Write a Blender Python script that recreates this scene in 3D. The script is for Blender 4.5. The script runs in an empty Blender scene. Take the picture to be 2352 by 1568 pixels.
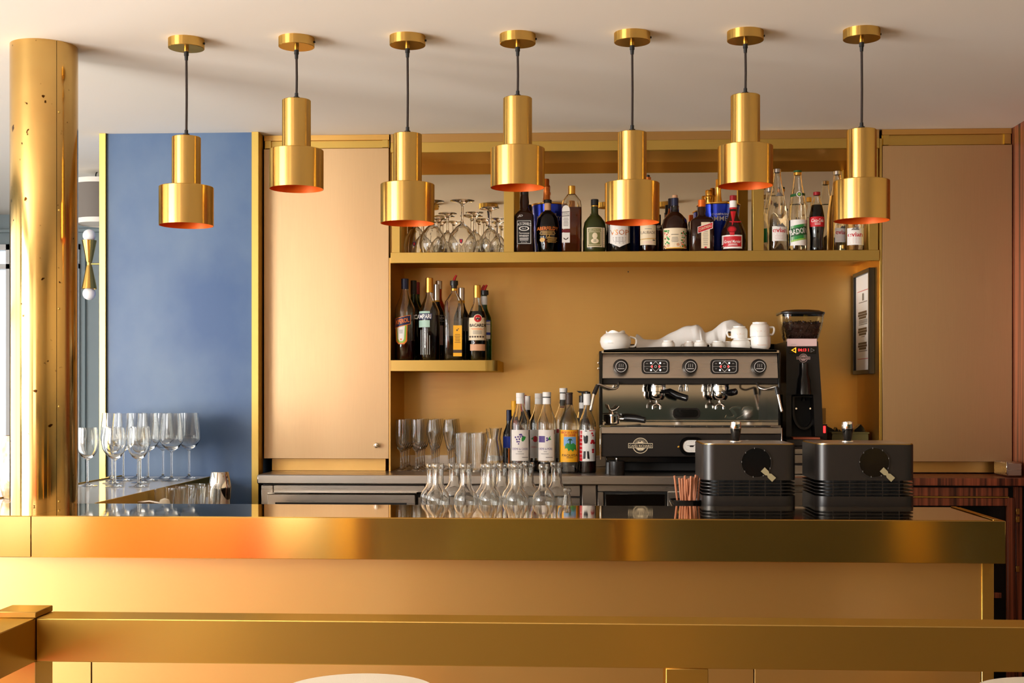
import bpy, bmesh, math, random
from math import sin, cos, tan, pi, radians, sqrt, atan2
from mathutils import Vector

# ---------------------------------------------------------------- camera, light, exposure
SC = bpy.context.scene
COL = SC.collection
F = 3000.0                      # focal length in pixels of the 2352 x 1568 frame
YAW = math.atan(154.0 / F)      # camera turned slightly away from the wall's normal
CX, HY = 1176.0, 900.0          # principal column, horizon row
HC = 1.25                       # camera height
_c, _s = cos(YAW), sin(YAW)

cam_d = bpy.data.cameras.new('camera')
cam_d.sensor_width = 36.0
cam_d.lens = F / 2352.0 * 36.0
cam_d.shift_y = (HY - 784.0) / 2352.0
cam_d.clip_start = 0.05
cam = bpy.data.objects.new('camera', cam_d)
cam.location = (0, 0, HC)
cam.rotation_euler = (pi / 2, 0, YAW)
COL.objects.link(cam)
SC.camera = cam

wd = bpy.data.worlds.new('world'); SC.world = wd; wd.use_nodes = True
wd.node_tree.nodes['Background'].inputs[0].default_value = (0.92, 0.96, 1.0, 1)
wd.node_tree.nodes['Background'].inputs[1].default_value = 1.3

def area_light(name, loc, rot, sx, sy, power, col):
    l = bpy.data.lights.new(name, 'AREA'); l.shape = 'RECTANGLE'
    l.size = sx; l.size_y = sy; l.energy = power; l.color = col
    o = bpy.data.objects.new(name, l); o.location = loc; o.rotation_euler = rot
    COL.objects.link(o); return o
# daylight through the three shop windows of the street front (window wall at x = -4.1)
WIN_X = -4.1
WINS = [(-4.1, -1.5), (-1.1, 1.9), (2.3, 5.3)]
for (y0, y1), pw in zip(WINS, (30, 420, 60)):
    area_light('daylight', (WIN_X - 0.06, (y0 + y1) / 2, 1.12), (0, -pi / 2, 0), 1.9, y1 - y0, pw, (1.0, 0.98, 0.955))
# daylight through the window in the front wall, behind the camera
FWIN = (-3.6, -2.2)
area_light('daylight', ((FWIN[0] + FWIN[1]) / 2, -4.5 - 0.04, 1.12), (pi / 2, 0, 0), FWIN[1] - FWIN[0], 1.9, 26, (1.0, 0.98, 0.955))

vs = SC.view_settings
vs.view_transform = 'Standard'; vs.look = 'None'; vs.gamma = 1.0; vs.use_curve_mapping = False
vs.exposure = 0.24
SC.display_settings.display_device = 'sRGB'
SC.cycles.use_denoising = True
SC.cycles.max_bounces = 20; SC.cycles.transmission_bounces = 20
SC.cycles.transparent_max_bounces = 40; SC.cycles.glossy_bounces = 8; SC.cycles.diffuse_bounces = 6
SC.cycles.caustics_refractive = False
SC.cycles.sample_clamp_indirect = 6.0

# ---------------------------------------------------------------- pixel <-> place
def W(px, py, Y):
    """point of the plane y = Y that the photograph shows at (px, py)"""
    t = (px - CX) / F
    X = Y * (t * _c - _s) / (_c + t * _s)
    d = Y * _c - X * _s
    return Vector((X, Y, HC + (HY - py) * d / F))
def mpp(px, Y):
    p = W(px, 900, Y)
    return (p.y * _c - p.x * _s) / F

# ---------------------------------------------------------------- materials
def lin(c):
    return tuple(((v / 255.0) / 12.92 if v / 255.0 <= 0.04045 else ((v / 255.0 + 0.055) / 1.055) ** 2.4) for v in c[:3]) + (1.0,)
MATS = {}
def M(name, col, metal=0.0, rough=0.5, trans=0.0, ior=1.45, emit=0.0, bump=None, var=None, rvar=None, aniso=0.0, coat=0.0, sub=0.0):
    """bump=(scale xyz, strength), var=(scale xyz, second colour, amount), rvar=(scale xyz, low, high)"""
    if name in MATS: return MATS[name]
    m = bpy.data.materials.new(name); m.use_nodes = True
    nt = m.node_tree; b = nt.nodes['Principled BSDF']
    b.inputs['Base Color'].default_value = lin(col)
    b.inputs['Metallic'].default_value = metal
    b.inputs['Roughness'].default_value = rough
    b.inputs['Transmission Weight'].default_value = trans
    b.inputs['IOR'].default_value = ior
    b.inputs['Anisotropic'].default_value = aniso
    b.inputs['Coat Weight'].default_value = coat
    if aniso:
        cv = nt.nodes.new('ShaderNodeCombineXYZ'); cv.inputs[1].default_value = 0.03; cv.inputs[2].default_value = 1.0
        nt.links.new(cv.outputs[0], b.inputs['Tangent'])
    if emit:
        b.inputs['Emission Color'].default_value = lin(col); b.inputs['Emission Strength'].default_value = emit
    if sub:
        b.inputs['Subsurface Weight'].default_value = sub
    def noise(scale, detail=3.0):
        tc = nt.nodes.new('ShaderNodeTexCoord'); mp = nt.nodes.new('ShaderNodeMapping')
        mp.inputs['Scale'].default_value = scale
        n = nt.nodes.new('ShaderNodeTexNoise'); n.inputs['Scale'].default_value = 1.0; n.inputs['Detail'].default_value = detail
        nt.links.new(tc.outputs['Object'], mp.inputs[0]); nt.links.new(mp.outputs[0], n.inputs['Vector'])
        return n
    if var:
        n = noise(var[0], 5.0); r = nt.nodes.new('ShaderNodeMapRange')
        r.inputs['From Min'].default_value = 0.35; r.inputs['From Max'].default_value = 0.65; r.inputs['To Max'].default_value = var[2]
        mx = nt.nodes.new('ShaderNodeMix'); mx.data_type = 'RGBA'
        mx.inputs[6].default_value = lin(col); mx.inputs[7].default_value = lin(var[1])
        nt.links.new(n.outputs['Fac'], r.inputs['Value']); nt.links.new(r.outputs[0], mx.inputs[0]); nt.links.new(mx.outputs[2], b.inputs['Base Color'])
    if bump:
        n = noise(bump[0]); bp = nt.nodes.new('ShaderNodeBump'); bp.inputs['Strength'].default_value = bump[1]; bp.inputs['Distance'].default_value = 0.002
        nt.links.new(n.outputs['Fac'], bp.inputs['Height']); nt.links.new(bp.outputs[0], b.inputs['Normal'])
    if rvar:
        n = noise(rvar[0]); r = nt.nodes.new('ShaderNodeMapRange'); r.inputs['From Min'].default_value = 0.3; r.inputs['From Max'].default_value = 0.7
        r.inputs['To Min'].default_value = rvar[1]; r.inputs['To Max'].default_value = rvar[2]
        nt.links.new(n.outputs['Fac'], r.inputs['Value']); nt.links.new(r.outputs[0], b.inputs['Roughness'])
    MATS[name] = m
    return m

def thin_glass(name, tint, refl=1.0, ior=1.5):
    """thin-walled glass: clear, with Fresnel reflection"""
    m = bpy.data.materials.new(name); m.use_nodes = True; nt = m.node_tree
    nt.nodes.remove(nt.nodes['Principled BSDF']); out = nt.nodes['Material Output']
    tr = nt.nodes.new('ShaderNodeBsdfTransparent'); tr.inputs[0].default_value = lin(tint)
    gl = nt.nodes.new('ShaderNodeBsdfGlossy'); gl.inputs['Roughness'].default_value = 0.02
    fr = nt.nodes.new('ShaderNodeLayerWeight'); fr.inputs['Blend'].default_value = 0.5
    pw = nt.nodes.new('ShaderNodeMath'); pw.operation = 'POWER'; pw.inputs[1].default_value = 3.4
    mu = nt.nodes.new('ShaderNodeMath'); mu.operation = 'MULTIPLY_ADD'; mu.inputs[1].default_value = 0.9 * refl; mu.inputs[2].default_value = 0.03 * refl; mu.use_clamp = True
    nt.links.new(fr.outputs['Facing'], pw.inputs[0])
    mx = nt.nodes.new('ShaderNodeMixShader')
    nt.links.new(pw.outputs[0], mu.inputs[0]); nt.links.new(mu.outputs[0], mx.inputs[0])
    nt.links.new(tr.outputs[0], mx.inputs[1]); nt.links.new(gl.outputs[0], mx.inputs[2]); nt.links.new(mx.outputs[0], out.inputs[0])
    MATS[name] = m; return m

def rosewood(name, vertical=True):
    m = bpy.data.materials.new(name); m.use_nodes = True; nt = m.node_tree; b = nt.nodes['Principled BSDF']
    tc = nt.nodes.new('ShaderNodeTexCoord'); mp = nt.nodes.new('ShaderNodeMapping')
    mp.inputs['Scale'].default_value = (70, 70, 1.2) if vertical else (1.2, 70, 70)
    n = nt.nodes.new('ShaderNodeTexNoise'); n.inputs['Scale'].default_value = 1.0; n.inputs['Detail'].default_value = 6; n.inputs['Distortion'].default_value = 0.6
    cr = nt.nodes.new('ShaderNodeValToRGB')
    cr.color_ramp.elements[0].position = 0.36; cr.color_ramp.elements[0].color = lin((58, 24, 14))
    cr.color_ramp.elements[1].position = 0.62; cr.color_ramp.elements[1].color = lin((160, 82, 52))
    nt.links.new(tc.outputs['Object'], mp.inputs[0]); nt.links.new(mp.outputs[0], n.inputs['Vector']); nt.links.new(n.outputs['Fac'], cr.inputs[0])
    nt.links.new(cr.outputs[0], b.inputs['Base Color']); b.inputs['Roughness'].default_value = 0.35
    MATS[name] = m; return m

def brass(name, col, rough, an=0.0, grain=None, coat=.25, lac=.045):
    """brushed brass: glossy metal whose highlight is drawn out upright, across the brushing"""
    m = bpy.data.materials.new(name); m.use_nodes = True; nt = m.node_tree
    nt.nodes.remove(nt.nodes['Principled BSDF'])
    g = nt.nodes.new('ShaderNodeBsdfAnisotropic'); g.distribution = 'MULTI_GGX'
    g.inputs['Color'].default_value = lin(col); g.inputs['Roughness'].default_value = rough; g.inputs['Anisotropy'].default_value = an
    if an:
        cv = nt.nodes.new('ShaderNodeCombineXYZ'); cv.inputs[1].default_value = 0.03; cv.inputs[2].default_value = 1.0
        nt.links.new(cv.outputs[0], g.inputs['Tangent'])
    if grain:
        tc = nt.nodes.new('ShaderNodeTexCoord'); mp = nt.nodes.new('ShaderNodeMapping'); mp.inputs['Scale'].default_value = grain[0]
        n = nt.nodes.new('ShaderNodeTexNoise'); n.inputs['Scale'].default_value = 1.0; n.inputs['Detail'].default_value = 3.0
        r = nt.nodes.new('ShaderNodeMapRange'); r.inputs['From Min'].default_value = 0.3; r.inputs['From Max'].default_value = 0.7
        r.inputs['To Min'].default_value = rough - grain[1]; r.inputs['To Max'].default_value = rough + grain[1]
        nt.links.new(tc.outputs['Object'], mp.inputs[0]); nt.links.new(mp.outputs[0], n.inputs['Vector']); nt.links.new(n.outputs['Fac'], r.inputs['Value']); nt.links.new(r.outputs[0], g.inputs['Roughness'])
    ct = nt.nodes.new('ShaderNodeBsdfAnisotropic'); ct.distribution = 'GGX'; ct.inputs['Roughness'].default_value = coat; ct.inputs['Color'].default_value = (1, 1, 1, 1)
    mx = nt.nodes.new('ShaderNodeMixShader'); mx.inputs[0].default_value = lac       # clear lacquer
    nt.links.new(g.outputs[0], mx.inputs[1]); nt.links.new(ct.outputs[0], mx.inputs[2])
    nt.links.new(mx.outputs[0], nt.nodes['Material Output'].inputs[0]); MATS[name] = m
brass('brass_polished', (208, 170, 86), 0.14, -0.5, coat=.10)
M('brass_top', (206, 178, 122), 1, 0.05, rvar=((12, 12, 12), 0.03, 0.07))
brass('brass_satin', (206, 164, 74), 0.26, -0.62)
brass('brass_brushed', (212, 168, 86), 0.42, -0.45, ((5, 400, 400), 0.01), coat=.3, lac=.08)
brass('brass_door', (198, 158, 98), 0.50, 0.0, ((240, 240, 10), 0.05), coat=.42, lac=.12)
brass('brass_niche', (222, 176, 92), 0.44, -0.2, ((8, 300, 300), 0.03))
brass('brass_trim', (218, 184, 88), 0.38, -0.3)
brass('brass_rail', (196, 154, 66), 0.32, -0.55, ((5, 400, 400), 0.006))
M('return_glare_white', (226, 222, 214), 0, 0.08)  # white base colour stands in for window glare on the return top
M('steel', (204, 194, 182), 1, 0.28, rvar=((3, 160, 160), 0.27, 0.295))
M('steel_mirror', (190, 184, 176), 1, 0.06)
M('chrome', (220, 216, 210), 1, 0.06)
M('mirror', (216, 202, 176), 1, 0.015)
M('ceiling_paint', (238, 232, 222), 0, 0.75, bump=((3, 3, 3), 0.05))
M('blue_plaster', (54, 86, 132), 0, 0.42, var=((2.2, 2.2, 1.6), (100, 122, 148), 0.8), bump=((9, 9, 5), 0.35))
M('blue_plinth', (60, 86, 140), 0, 0.5)
M('wall_greyblue', (140, 156, 162), 0, 0.6)
M('wall_sand', (226, 204, 168), 0, 0.7)
M('wall_teal', (46, 64, 58), 0, 0.6)
M('wall_cream', (214, 204, 192), 0, 0.7)
M('dark_green', (38, 54, 46), 0, 0.5)
M('olive', (96, 92, 52), 0, 0.55)
M('orange_fabric', (222, 104, 40), 0, 0.7, bump=((200, 200, 200), 0.2))
M('ochre', (240, 190, 70), 0, 0.35)
M('red_fabric', (200, 62, 30), 0, 0.7)
M('terracotta', (176, 92, 60), 0, 0.6)
M('floor_stone', (136, 112, 82), 0, 0.5, var=((2, 2, 2), (118, 96, 68), 0.8))
M('white_frame', (228, 230, 230), 0, 0.45)
M('black_plastic', (24, 21, 20), 0, 0.34)
M('black_gloss', (12, 11, 11), 0, 0.12)
M('black_matte', (20, 19, 18), 0, 0.6)
M('dark_grey', (52, 47, 43), 0, 0.42)
M('machine_grey', (32, 27, 24), 0.0, 0.34)
M('cord_fabric', (46, 34, 28), 0, 0.8, bump=((900, 900, 900), 0.4))
M('copper_lining', (226, 98, 18), 0.3, 0.4)
M('white_china', (238, 235, 228), 0, 0.18, coat=0.3)
M('cream_fabric', (226, 218, 200), 0, 0.8, bump=((300, 300, 300), 0.2))
M('white_cloth', (236, 234, 230), 0, 0.85, bump=((260, 260, 260), 0.15))
M('paper', (232, 224, 216), 0, 0.6)
M('paper_white', (240, 238, 234), 0, 0.55)
M('shade_fabric', (112, 104, 96), 0, 0.8)
M('shade_band', (226, 220, 208), 0, 0.8)
M('globe', (244, 240, 238), 0, 0.25, sub=0.2)
M('vase_glaze', (206, 170, 110), 0.5, 0.35, var=((22, 22, 22), (236, 226, 206), 0.9), bump=((60, 60, 60), 0.8))
M('straw', (196, 128, 92), 0, 0.6)
M('wood_cork', (196, 150, 112), 0, 0.7)
thin_glass('thin_glass', (250, 250, 250), 1.0)
thin_glass('thin_glass_warm', (250, 246, 238), 0.9)
thin_glass('pane', (245, 248, 250), 1.0)
M('glass_clear', (250, 250, 248), 0, 0.0, 1.0, 1.47)
M('glass_bottle', (252, 250, 244), 0, 0.0, 1.0, 1.45)
M('glass_smoke', (120, 116, 108), 0, 0.02, 1.0, 1.45)
M('glass_green', (60, 130, 56), 0, 0.02, 1.0, 1.45)
M('glass_olive', (50, 54, 20), 0, 0.25, 0.0)
M('glass_brown', (44, 22, 14), 0, 0.06, 0.0)
M('glass_amber', (196, 110, 50), 0, 0.0, 1.0, 1.45)
M('glass_blue', (20, 34, 92), 0, 0.06, 0.0)
M('glass_black', (14, 11, 11), 0, 0.05, 0.0)
M('water', (252, 252, 250), 0, 0.0, 1.0, 1.2)
for nm, c in dict(whisky=(206, 92, 26), red=(170, 20, 30), campari=(74, 10, 18), dark=(30, 14, 12), amber=(216, 120, 40), cola=(44, 10, 10), cassis=(40, 8, 22), brown=(60, 36, 26), syrup=(92, 14, 30)).items():
    M('liq_' + nm, c, 0, 0.05, 0.0 if nm in ('dark', 'cola', 'cassis', 'brown', 'campari') else 0.55, 1.33)
for nm, c in dict(navy=(28, 34, 74), red=(196, 24, 34), darkred=(112, 14, 24), orange=(238, 128, 40), yellow=(244, 176, 26), gold=(206, 160, 82), cream=(232, 214, 180), teal=(166, 196, 180), white=(236, 232, 226), black=(22, 20, 20), green=(40, 138, 56), lime=(150, 190, 80), purple=(84, 58, 130), blue=(30, 60, 176), pink=(224, 190, 186), olive=(120, 118, 66), silver=(196, 190, 184), grey=(120, 116, 112), brown=(70, 50, 38), peach=(214, 160, 120), sky=(120, 168, 216), darkgreen=(30, 84, 40)).items():
    M('ink_' + nm, c, 0, 0.5)
M('foil_gold', (222, 170, 78), 1, 0.3); M('foil_copper', (206, 120, 60), 1, 0.32); M('foil_silver', (190, 184, 178), 1, 0.28)
M('cap_orange', (226, 108, 30), 0.4, 0.3); M('cap_red', (150, 20, 30), 0.2, 0.3); M('cap_navy', (26, 30, 58), 0.1, 0.4)
M('bucket_blue', (24, 52, 176), 0.5, 0.22)
M('pour_red', (190, 16, 26), 0, 0.25, 0.3)
M('led_red', (255, 40, 40), emit=3.0); M('led_white', (255, 255, 255), emit=3.0); M('led_orange', (255, 150, 30), emit=2.2)
M('beans', (58, 30, 20), 0, 0.35)
rosewood('rosewood'); rosewood('rosewood_h', False)
M('gauge_white', (236, 232, 224), 0, 0.4)

def patina(m):
    """dark pits and stains worn into the old brass of the column"""
    nt = MATS[m].node_tree; b = nt.nodes['Principled BSDF']
    tc = nt.nodes.new('ShaderNodeTexCoord')
    n = nt.nodes.new('ShaderNodeTexNoise'); n.inputs['Scale'].default_value = 42; n.inputs['Detail'].default_value = 2
    n2 = nt.nodes.new('ShaderNodeTexNoise'); n2.inputs['Scale'].default_value = 3.2; n2.inputs['Detail'].default_value = 4
    r = nt.nodes.new('ShaderNodeMapRange'); r.inputs['From Min'].default_value = 0.70; r.inputs['From Max'].default_value = 0.74
    r2 = nt.nodes.new('ShaderNodeMapRange'); r2.inputs['From Min'].default_value = 0.45; r2.inputs['From Max'].default_value = 0.7; r2.inputs['To Max'].default_value = 0.35
    mx = nt.nodes.new('ShaderNodeMix'); mx.data_type = 'RGBA'; mx.inputs[6].default_value = lin((208, 172, 104)); mx.inputs[7].default_value = lin((178, 124, 64))
    mx2 = nt.nodes.new('ShaderNodeMix'); mx2.data_type = 'RGBA'; mx2.inputs[7].default_value = lin((70, 40, 14))
    for a in (n, n2): nt.links.new(tc.outputs['Object'], a.inputs['Vector'])
    nt.links.new(n.outputs['Fac'], r.inputs['Value']); nt.links.new(n2.outputs['Fac'], r2.inputs['Value'])
    nt.links.new(r2.outputs[0], mx.inputs[0]); nt.links.new(mx.outputs[2], mx2.inputs[6]); nt.links.new(r.outputs[0], mx2.inputs[0])
    nt.links.new(mx2.outputs[2], b.inputs['Base Color'])
M('brass_column', (208, 172, 104), 1, 0.13, rvar=((20, 20, 3), 0.06, 0.22))
patina('brass_column')

# ---------------------------------------------------------------- mesh helpers: all return (verts, faces)
def join(*vfs):
    V, Fc = [], []
    for v, f in vfs:
        o = len(V); V += list(v); Fc += [tuple(i + o for i in q) for q in f]
    return V, Fc
def move(vf, d):
    d = Vector(d); return [tuple(Vector(p) + d) for p in vf[0]], vf[1]
def rotate(vf, axis, ang):
    from mathutils import Matrix
    m = Matrix.Rotation(ang, 3, axis); return [tuple(m @ Vector(p)) for p in vf[0]], vf[1]
def box(x0, x1, y0, y1, z0, z1, bev=0.0, seg=1):
    v = [(x, y, z) for z in (z0, z1) for y in (y0, y1) for x in (x0, x1)]
    f = [(0, 2, 3, 1), (4, 5, 7, 6), (0, 1, 5, 4), (2, 6, 7, 3), (0, 4, 6, 2), (1, 3, 7, 5)]
    if bev <= 0: return v, f
    bm = bmesh.new(); vs_ = [bm.verts.new(p) for p in v]
    for q in f: bm.faces.new([vs_[i] for i in q])
    bmesh.ops.bevel(bm, geom=list(bm.edges), offset=bev, segments=seg, affect='EDGES', profile=0.5)
    bm.verts.index_update(); V = [tuple(p.co) for p in bm.verts]; Fc = [tuple(l.index for l in q.verts) for q in bm.faces]; bm.free()
    return V, Fc
def pbx(px0, px1, py0, py1, Y0, Y1, bev=0.0):
    """box whose front face (y = Y0) covers the given pixel rectangle"""
    a = W(px0, py1, Y0); b = W(px1, py0, Y0); c = W((px0 + px1) / 2, py1, Y0).z; d = W((px0 + px1) / 2, py0, Y0).z
    return box(a.x, b.x, Y0, Y1, c, d, bev)
def lathe(prof, n=32, sq=None):
    """prof: [(r, z)], revolved about z; sq(r, z) -> superellipse exponent"""
    V, Fc = [], []; rings = []
    for r, z in prof:
        if r <= 1e-6:
            rings.append([len(V)]); V.append((0, 0, z)); continue
        ring = []
        for i in range(n):
            a = 2 * pi * i / n
            k = 1.0
            if sq:
                e = sq(r, z)
                if e > 2: k = 1.0 / (abs(cos(a)) ** e + abs(sin(a)) ** e) ** (1.0 / e)
            ring.append(len(V)); V.append((r * k * cos(a), r * k * sin(a), z))
        rings.append(ring)
    for A, B in zip(rings, rings[1:]):
        if len(A) == 1 and len(B) == 1: continue
        for i in range(n):
            j = (i + 1) % n
            if len(A) == 1: Fc.append((A[0], B[j], B[i]))
            elif len(B) == 1: Fc.append((A[i], A[j], B[0]))
            else: Fc.append((A[i], A[j], B[j], B[i]))
    return V, Fc
def tube(path, r, n=10, caps=True):
    P = [Vector(p) for p in path]; V, Fc = [], []; R = r if isinstance(r, (list, tuple)) else [r] * len(P)
    up = None
    for i, p in enumerate(P):
        d = (P[min(i + 1, len(P) - 1)] - P[max(i - 1, 0)]).normalized()
        if up is None:
            up = Vector((0, 0, 1)) if abs(d.z) < 0.9 else Vector((1, 0, 0))
        a = d.cross(up).normalized(); b = a.cross(d).normalized(); up = b
        for k in range(n):
            t = 2 * pi * k / n; V.append(tuple(p + R[i] * (cos(t) * a + sin(t) * b)))
    for i in range(len(P) - 1):
        for k in range(n):
            j = (k + 1) % n; Fc.append((i * n + k, i * n + j, (i + 1) * n + j, (i + 1) * n + k))
    if caps:
        Fc.append(tuple(range(n))[::-1]); Fc.append(tuple((len(P) - 1) * n + k for k in range(n)))
    return V, Fc
def spline(pts, k=6):
    P = [Vector(p) for p in pts]; P = [2 * P[0] - P[1]] + P + [2 * P[-1] - P[-2]]; out = []
    for i in range(1, len(P) - 2):
        for j in range(k):
            t = j / k; a, b, c, d = P[i - 1], P[i], P[i + 1], P[i + 2]
            out.append(0.5 * ((2 * b) + (c - a) * t + (2 * a - 5 * b + 4 * c - d) * t * t + (3 * b - a - 3 * c + d) * t ** 3))
    out.append(P[-2]); return out
def prism(pts, y0, y1):
    """outline in (x, z) extruded from y0 to y1"""
    n = len(pts); V = [(x, y0, z) for x, z in pts] + [(x, y1, z) for x, z in pts]
    Fc = [tuple(range(n)), tuple(range(2 * n - 1, n - 1, -1))] + [(i, i + n, (i + 1) % n + n, (i + 1) % n) for i in range(n)]
    return V, Fc
def vprism(pts, z0, z1):
    """outline in (x, y) extruded from z0 to z1"""
    n = len(pts); V = [(x, y, z0) for x, y in pts] + [(x, y, z1) for x, y in pts]
    Fc = [tuple(range(n))[::-1], tuple(range(n, 2 * n))] + [(i, (i + 1) % n, (i + 1) % n + n, i + n) for i in range(n)]
    return V, Fc
def rrect(w, h, r, n=6):
    out = []
    for cx, cy, a0 in ((w / 2 - r, h / 2 - r, 0), (-w / 2 + r, h / 2 - r, pi / 2), (-w / 2 + r, -h / 2 + r, pi), (w / 2 - r, -h / 2 + r, 3 * pi / 2)):
        for i in range(n + 1):
            a = a0 + i / n * pi / 2; out.append((cx + r * cos(a), cy + r * sin(a)))
    return out
def circ(r, n=24, ry=None, c=(0, 0)):
    return [(c[0] + r * cos(2 * pi * i / n), c[1] + (ry or r) * sin(2 * pi * i / n)) for i in range(n)]
def ring2d(outer, inner, y0, y1):
    """flat ring between two outlines with the same number of points, in (x, z), thickness y0..y1"""
    n = len(outer); V = [(x, y0, z) for x, z in outer] + [(x, y0, z) for x, z in inner] + [(x, y1, z) for x, z in outer] + [(x, y1, z) for x, z in inner]
    Fc = []
    for i in range(n):
        j = (i + 1) % n
        Fc += [(i, j, n + j, n + i), (2 * n + i, 3 * n + i, 3 * n + j, 2 * n + j), (i, 2 * n + i, 2 * n + j, j), (n + i, n + j, 3 * n + j, 3 * n + i)]
    return V, Fc
_TX = {}
def text2d(s, w=None, h=None, bold=0.0, shear=0.0):
    """flat lettering as 2-D mesh centred on the origin, fitted to width w and height h"""
    key = (s, bold, shear)
    if key not in _TX:
        cu = bpy.data.curves.new('lettering', 'FONT'); cu.body = s; cu.size = 1; cu.resolution_u = 2; cu.offset = bold; cu.shear = shear; cu.fill_mode = 'BOTH'
        o = bpy.data.objects.new('lettering', cu); me = bpy.data.meshes.new_from_object(o)
        V = [(p.co.x, p.co.y) for p in me.vertices]; Fc = [tuple(q.vertices) for q in me.polygons]
        bpy.data.objects.remove(o); bpy.data.curves.remove(cu); bpy.data.meshes.remove(me)
        xs = [v[0] for v in V]; ys = [v[1] for v in V]
        x0, x1, y0, y1 = min(xs), max(xs), min(ys), max(ys)
        V = [((x - (x0 + x1) / 2) / (x1 - x0), (y - (y0 + y1) / 2) / (y1 - y0)) for x, y in V]
        _TX[key] = (V, Fc, (x1 - x0) / (y1 - y0))
    V, Fc, asp = _TX[key]
    if w is None: w = h * asp
    if h is None: h = w / asp
    return [(x * w, y * h) for x, y in V], Fc
def shape2d(pts): return list(pts), [tuple(range(len(pts)))]
def grid2d(w, h, n, c=(0, 0), rows=1):
    V, Fc = [], []
    if rows > 1:
        for j in range(rows):
            v, f = grid2d(w, h / rows, n, (c[0], c[1] - h / 2 + h * (j + .5) / rows)); o = len(V); V += v; Fc += [tuple(i + o for i in q) for q in f]
        return V, Fc
    for i in range(n + 1):
        x = -w / 2 + w * i / n + c[0]; V += [(x, c[1] - h / 2), (x, c[1] + h / 2)]
    for i in range(n): Fc.append((2 * i, 2 * i + 2, 2 * i + 3, 2 * i + 1))
    return V, Fc
def bars2d(w, rows, h, gap, c=(0, 0), seed=0, ragged=0.0):
    rd = random.Random(seed); out = ([], [])
    for i in range(rows):
        ww = w * (1 - ragged * rd.random()); out = join(out, grid2d(ww, h, 2, (c[0] - (w - ww) / 2 * 0, c[1] - i * (h + gap))))
    return out
def strips(vf, w=4.0):
    """cut flat outlines into narrow upright strips so that they can follow a curved surface"""
    V, Fc = [], []
    def clip(P, x, keep):
        out = []
        for a, b in zip(P, P[1:] + P[:1]):
            ia, ib = keep * (a[0] - x) >= 0, keep * (b[0] - x) >= 0
            if ia: out.append(a)
            if ia != ib:
                t = (x - a[0]) / (b[0] - a[0]); out.append((x, a[1] + t * (b[1] - a[1])))
        return out
    for q in vf[1]:
        P = [vf[0][i] for i in q]; x0, x1 = min(p[0] for p in P), max(p[0] for p in P)
        n = max(1, int(math.ceil((x1 - x0) / w)))
        for i in range(n):
            a, b = x0 + (x1 - x0) * i / n, x0 + (x1 - x0) * (i + 1) / n
            C = clip(clip(P, a, 1), b, -1) if n > 1 else P
            if len(C) >= 3: Fc.append(tuple(range(len(V), len(V) + len(C)))); V += C
    return V, Fc
def shift2d(vf, dx, dy, ang=0.0):
    ca, sa = cos(ang), sin(ang)
    return [(x * ca - y * sa + dx, x * sa + y * ca + dy) for x, y in vf[0]], vf[1]
def on_cyl(vf, r, z, a0=0.0):
    return [(r * sin(a0 + u / r), -r * cos(a0 + u / r), z + v) for u, v in vf[0]], vf[1]
def on_flat(vf, y, z, x=0.0):
    return [(u + x, y, z + v) for u, v in vf[0]], vf[1]

# ---------------------------------------------------------------- objects
def setmesh(vf, mat, smooth=True, ang=38):
    me = bpy.data.meshes.new('mesh'); me.from_pydata([tuple(p) for p in vf[0]], [], [tuple(q) for q in vf[1]]); me.update()
    if mat: me.materials.append(MATS[mat])
    if smooth:
        me.shade_smooth(); me.set_sharp_from_angle(angle=radians(ang))
    return me
def tag(o, label, cat, group=None, kind=None):
    o['label'] = label
    if cat: o['category'] = cat
    if group: o['group'] = group
    if kind: o['kind'] = kind
    return o
def thing(name, label, cat, loc=(0, 0, 0), group=None, rz=0.0):
    o = bpy.data.objects.new(name, None); o.empty_display_size = 0.05; COL.objects.link(o)
    o.location = loc; o.rotation_euler = (0, 0, rz); return tag(o, label, cat, group)
def part(name, vf, mat, parent=None, smooth=True, world=False, ang=38, label=None):
    """one mesh object; world=True: vertices are given in world space"""
    if world and parent is not None:
        r = parent
        while r.parent is not None: r = r.parent
        vf = move(vf, -Vector(r.location))
    me = vf if isinstance(vf, bpy.types.Mesh) else setmesh(vf, mat, smooth, ang)
    o = bpy.data.objects.new(name, me); me.name = name; COL.objects.link(o); o.parent = parent
    if label: o['label'] = label
    return o
def struct(name, vf, mat, smooth=False, label=None):
    o = part(name, vf, mat, None, smooth); o['kind'] = 'structure'
    if label: o['label'] = label
    return o
def dup(root, loc, label=None, rz=0.0, group=None):
    def cp(o, par):
        c = o.copy(); COL.objects.link(c); c.parent = par
        for ch in o.children: cp(ch, c)
        return c
    kids = list(root.children)
    r = root.copy(); COL.objects.link(r); r.location = loc; r.rotation_euler = (0, 0, rz)
    for ch in kids: cp(ch, r)
    if label: r['label'] = label
    if group: r['group'] = group
    return r
ORD = ['first', 'second', 'third', 'fourth', 'fifth', 'sixth', 'seventh', 'eighth', 'ninth', 'tenth']
# ================================================================ the room
ZC = HC + 0.985            # ceiling
YB = 3.30                  # front of the bar
ZBAR = HC - 0.32           # bar top
YFACE = 4.955              # front of the tall cabinets
YFAR = 7.10
ROOM_X1, ROOM_Y0 = 3.6, -4.5
RX = W(2327, 900, YFACE).x     # rosewood side wall

struct('floor', box(WIN_X - 0.1, ROOM_X1, ROOM_Y0, YFAR, -0.05, 0.0), 'floor_stone')
struct('ceiling', box(WIN_X - 0.1, ROOM_X1, ROOM_Y0, YFAR, ZC, ZC + 0.05), 'ceiling_paint')
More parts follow.
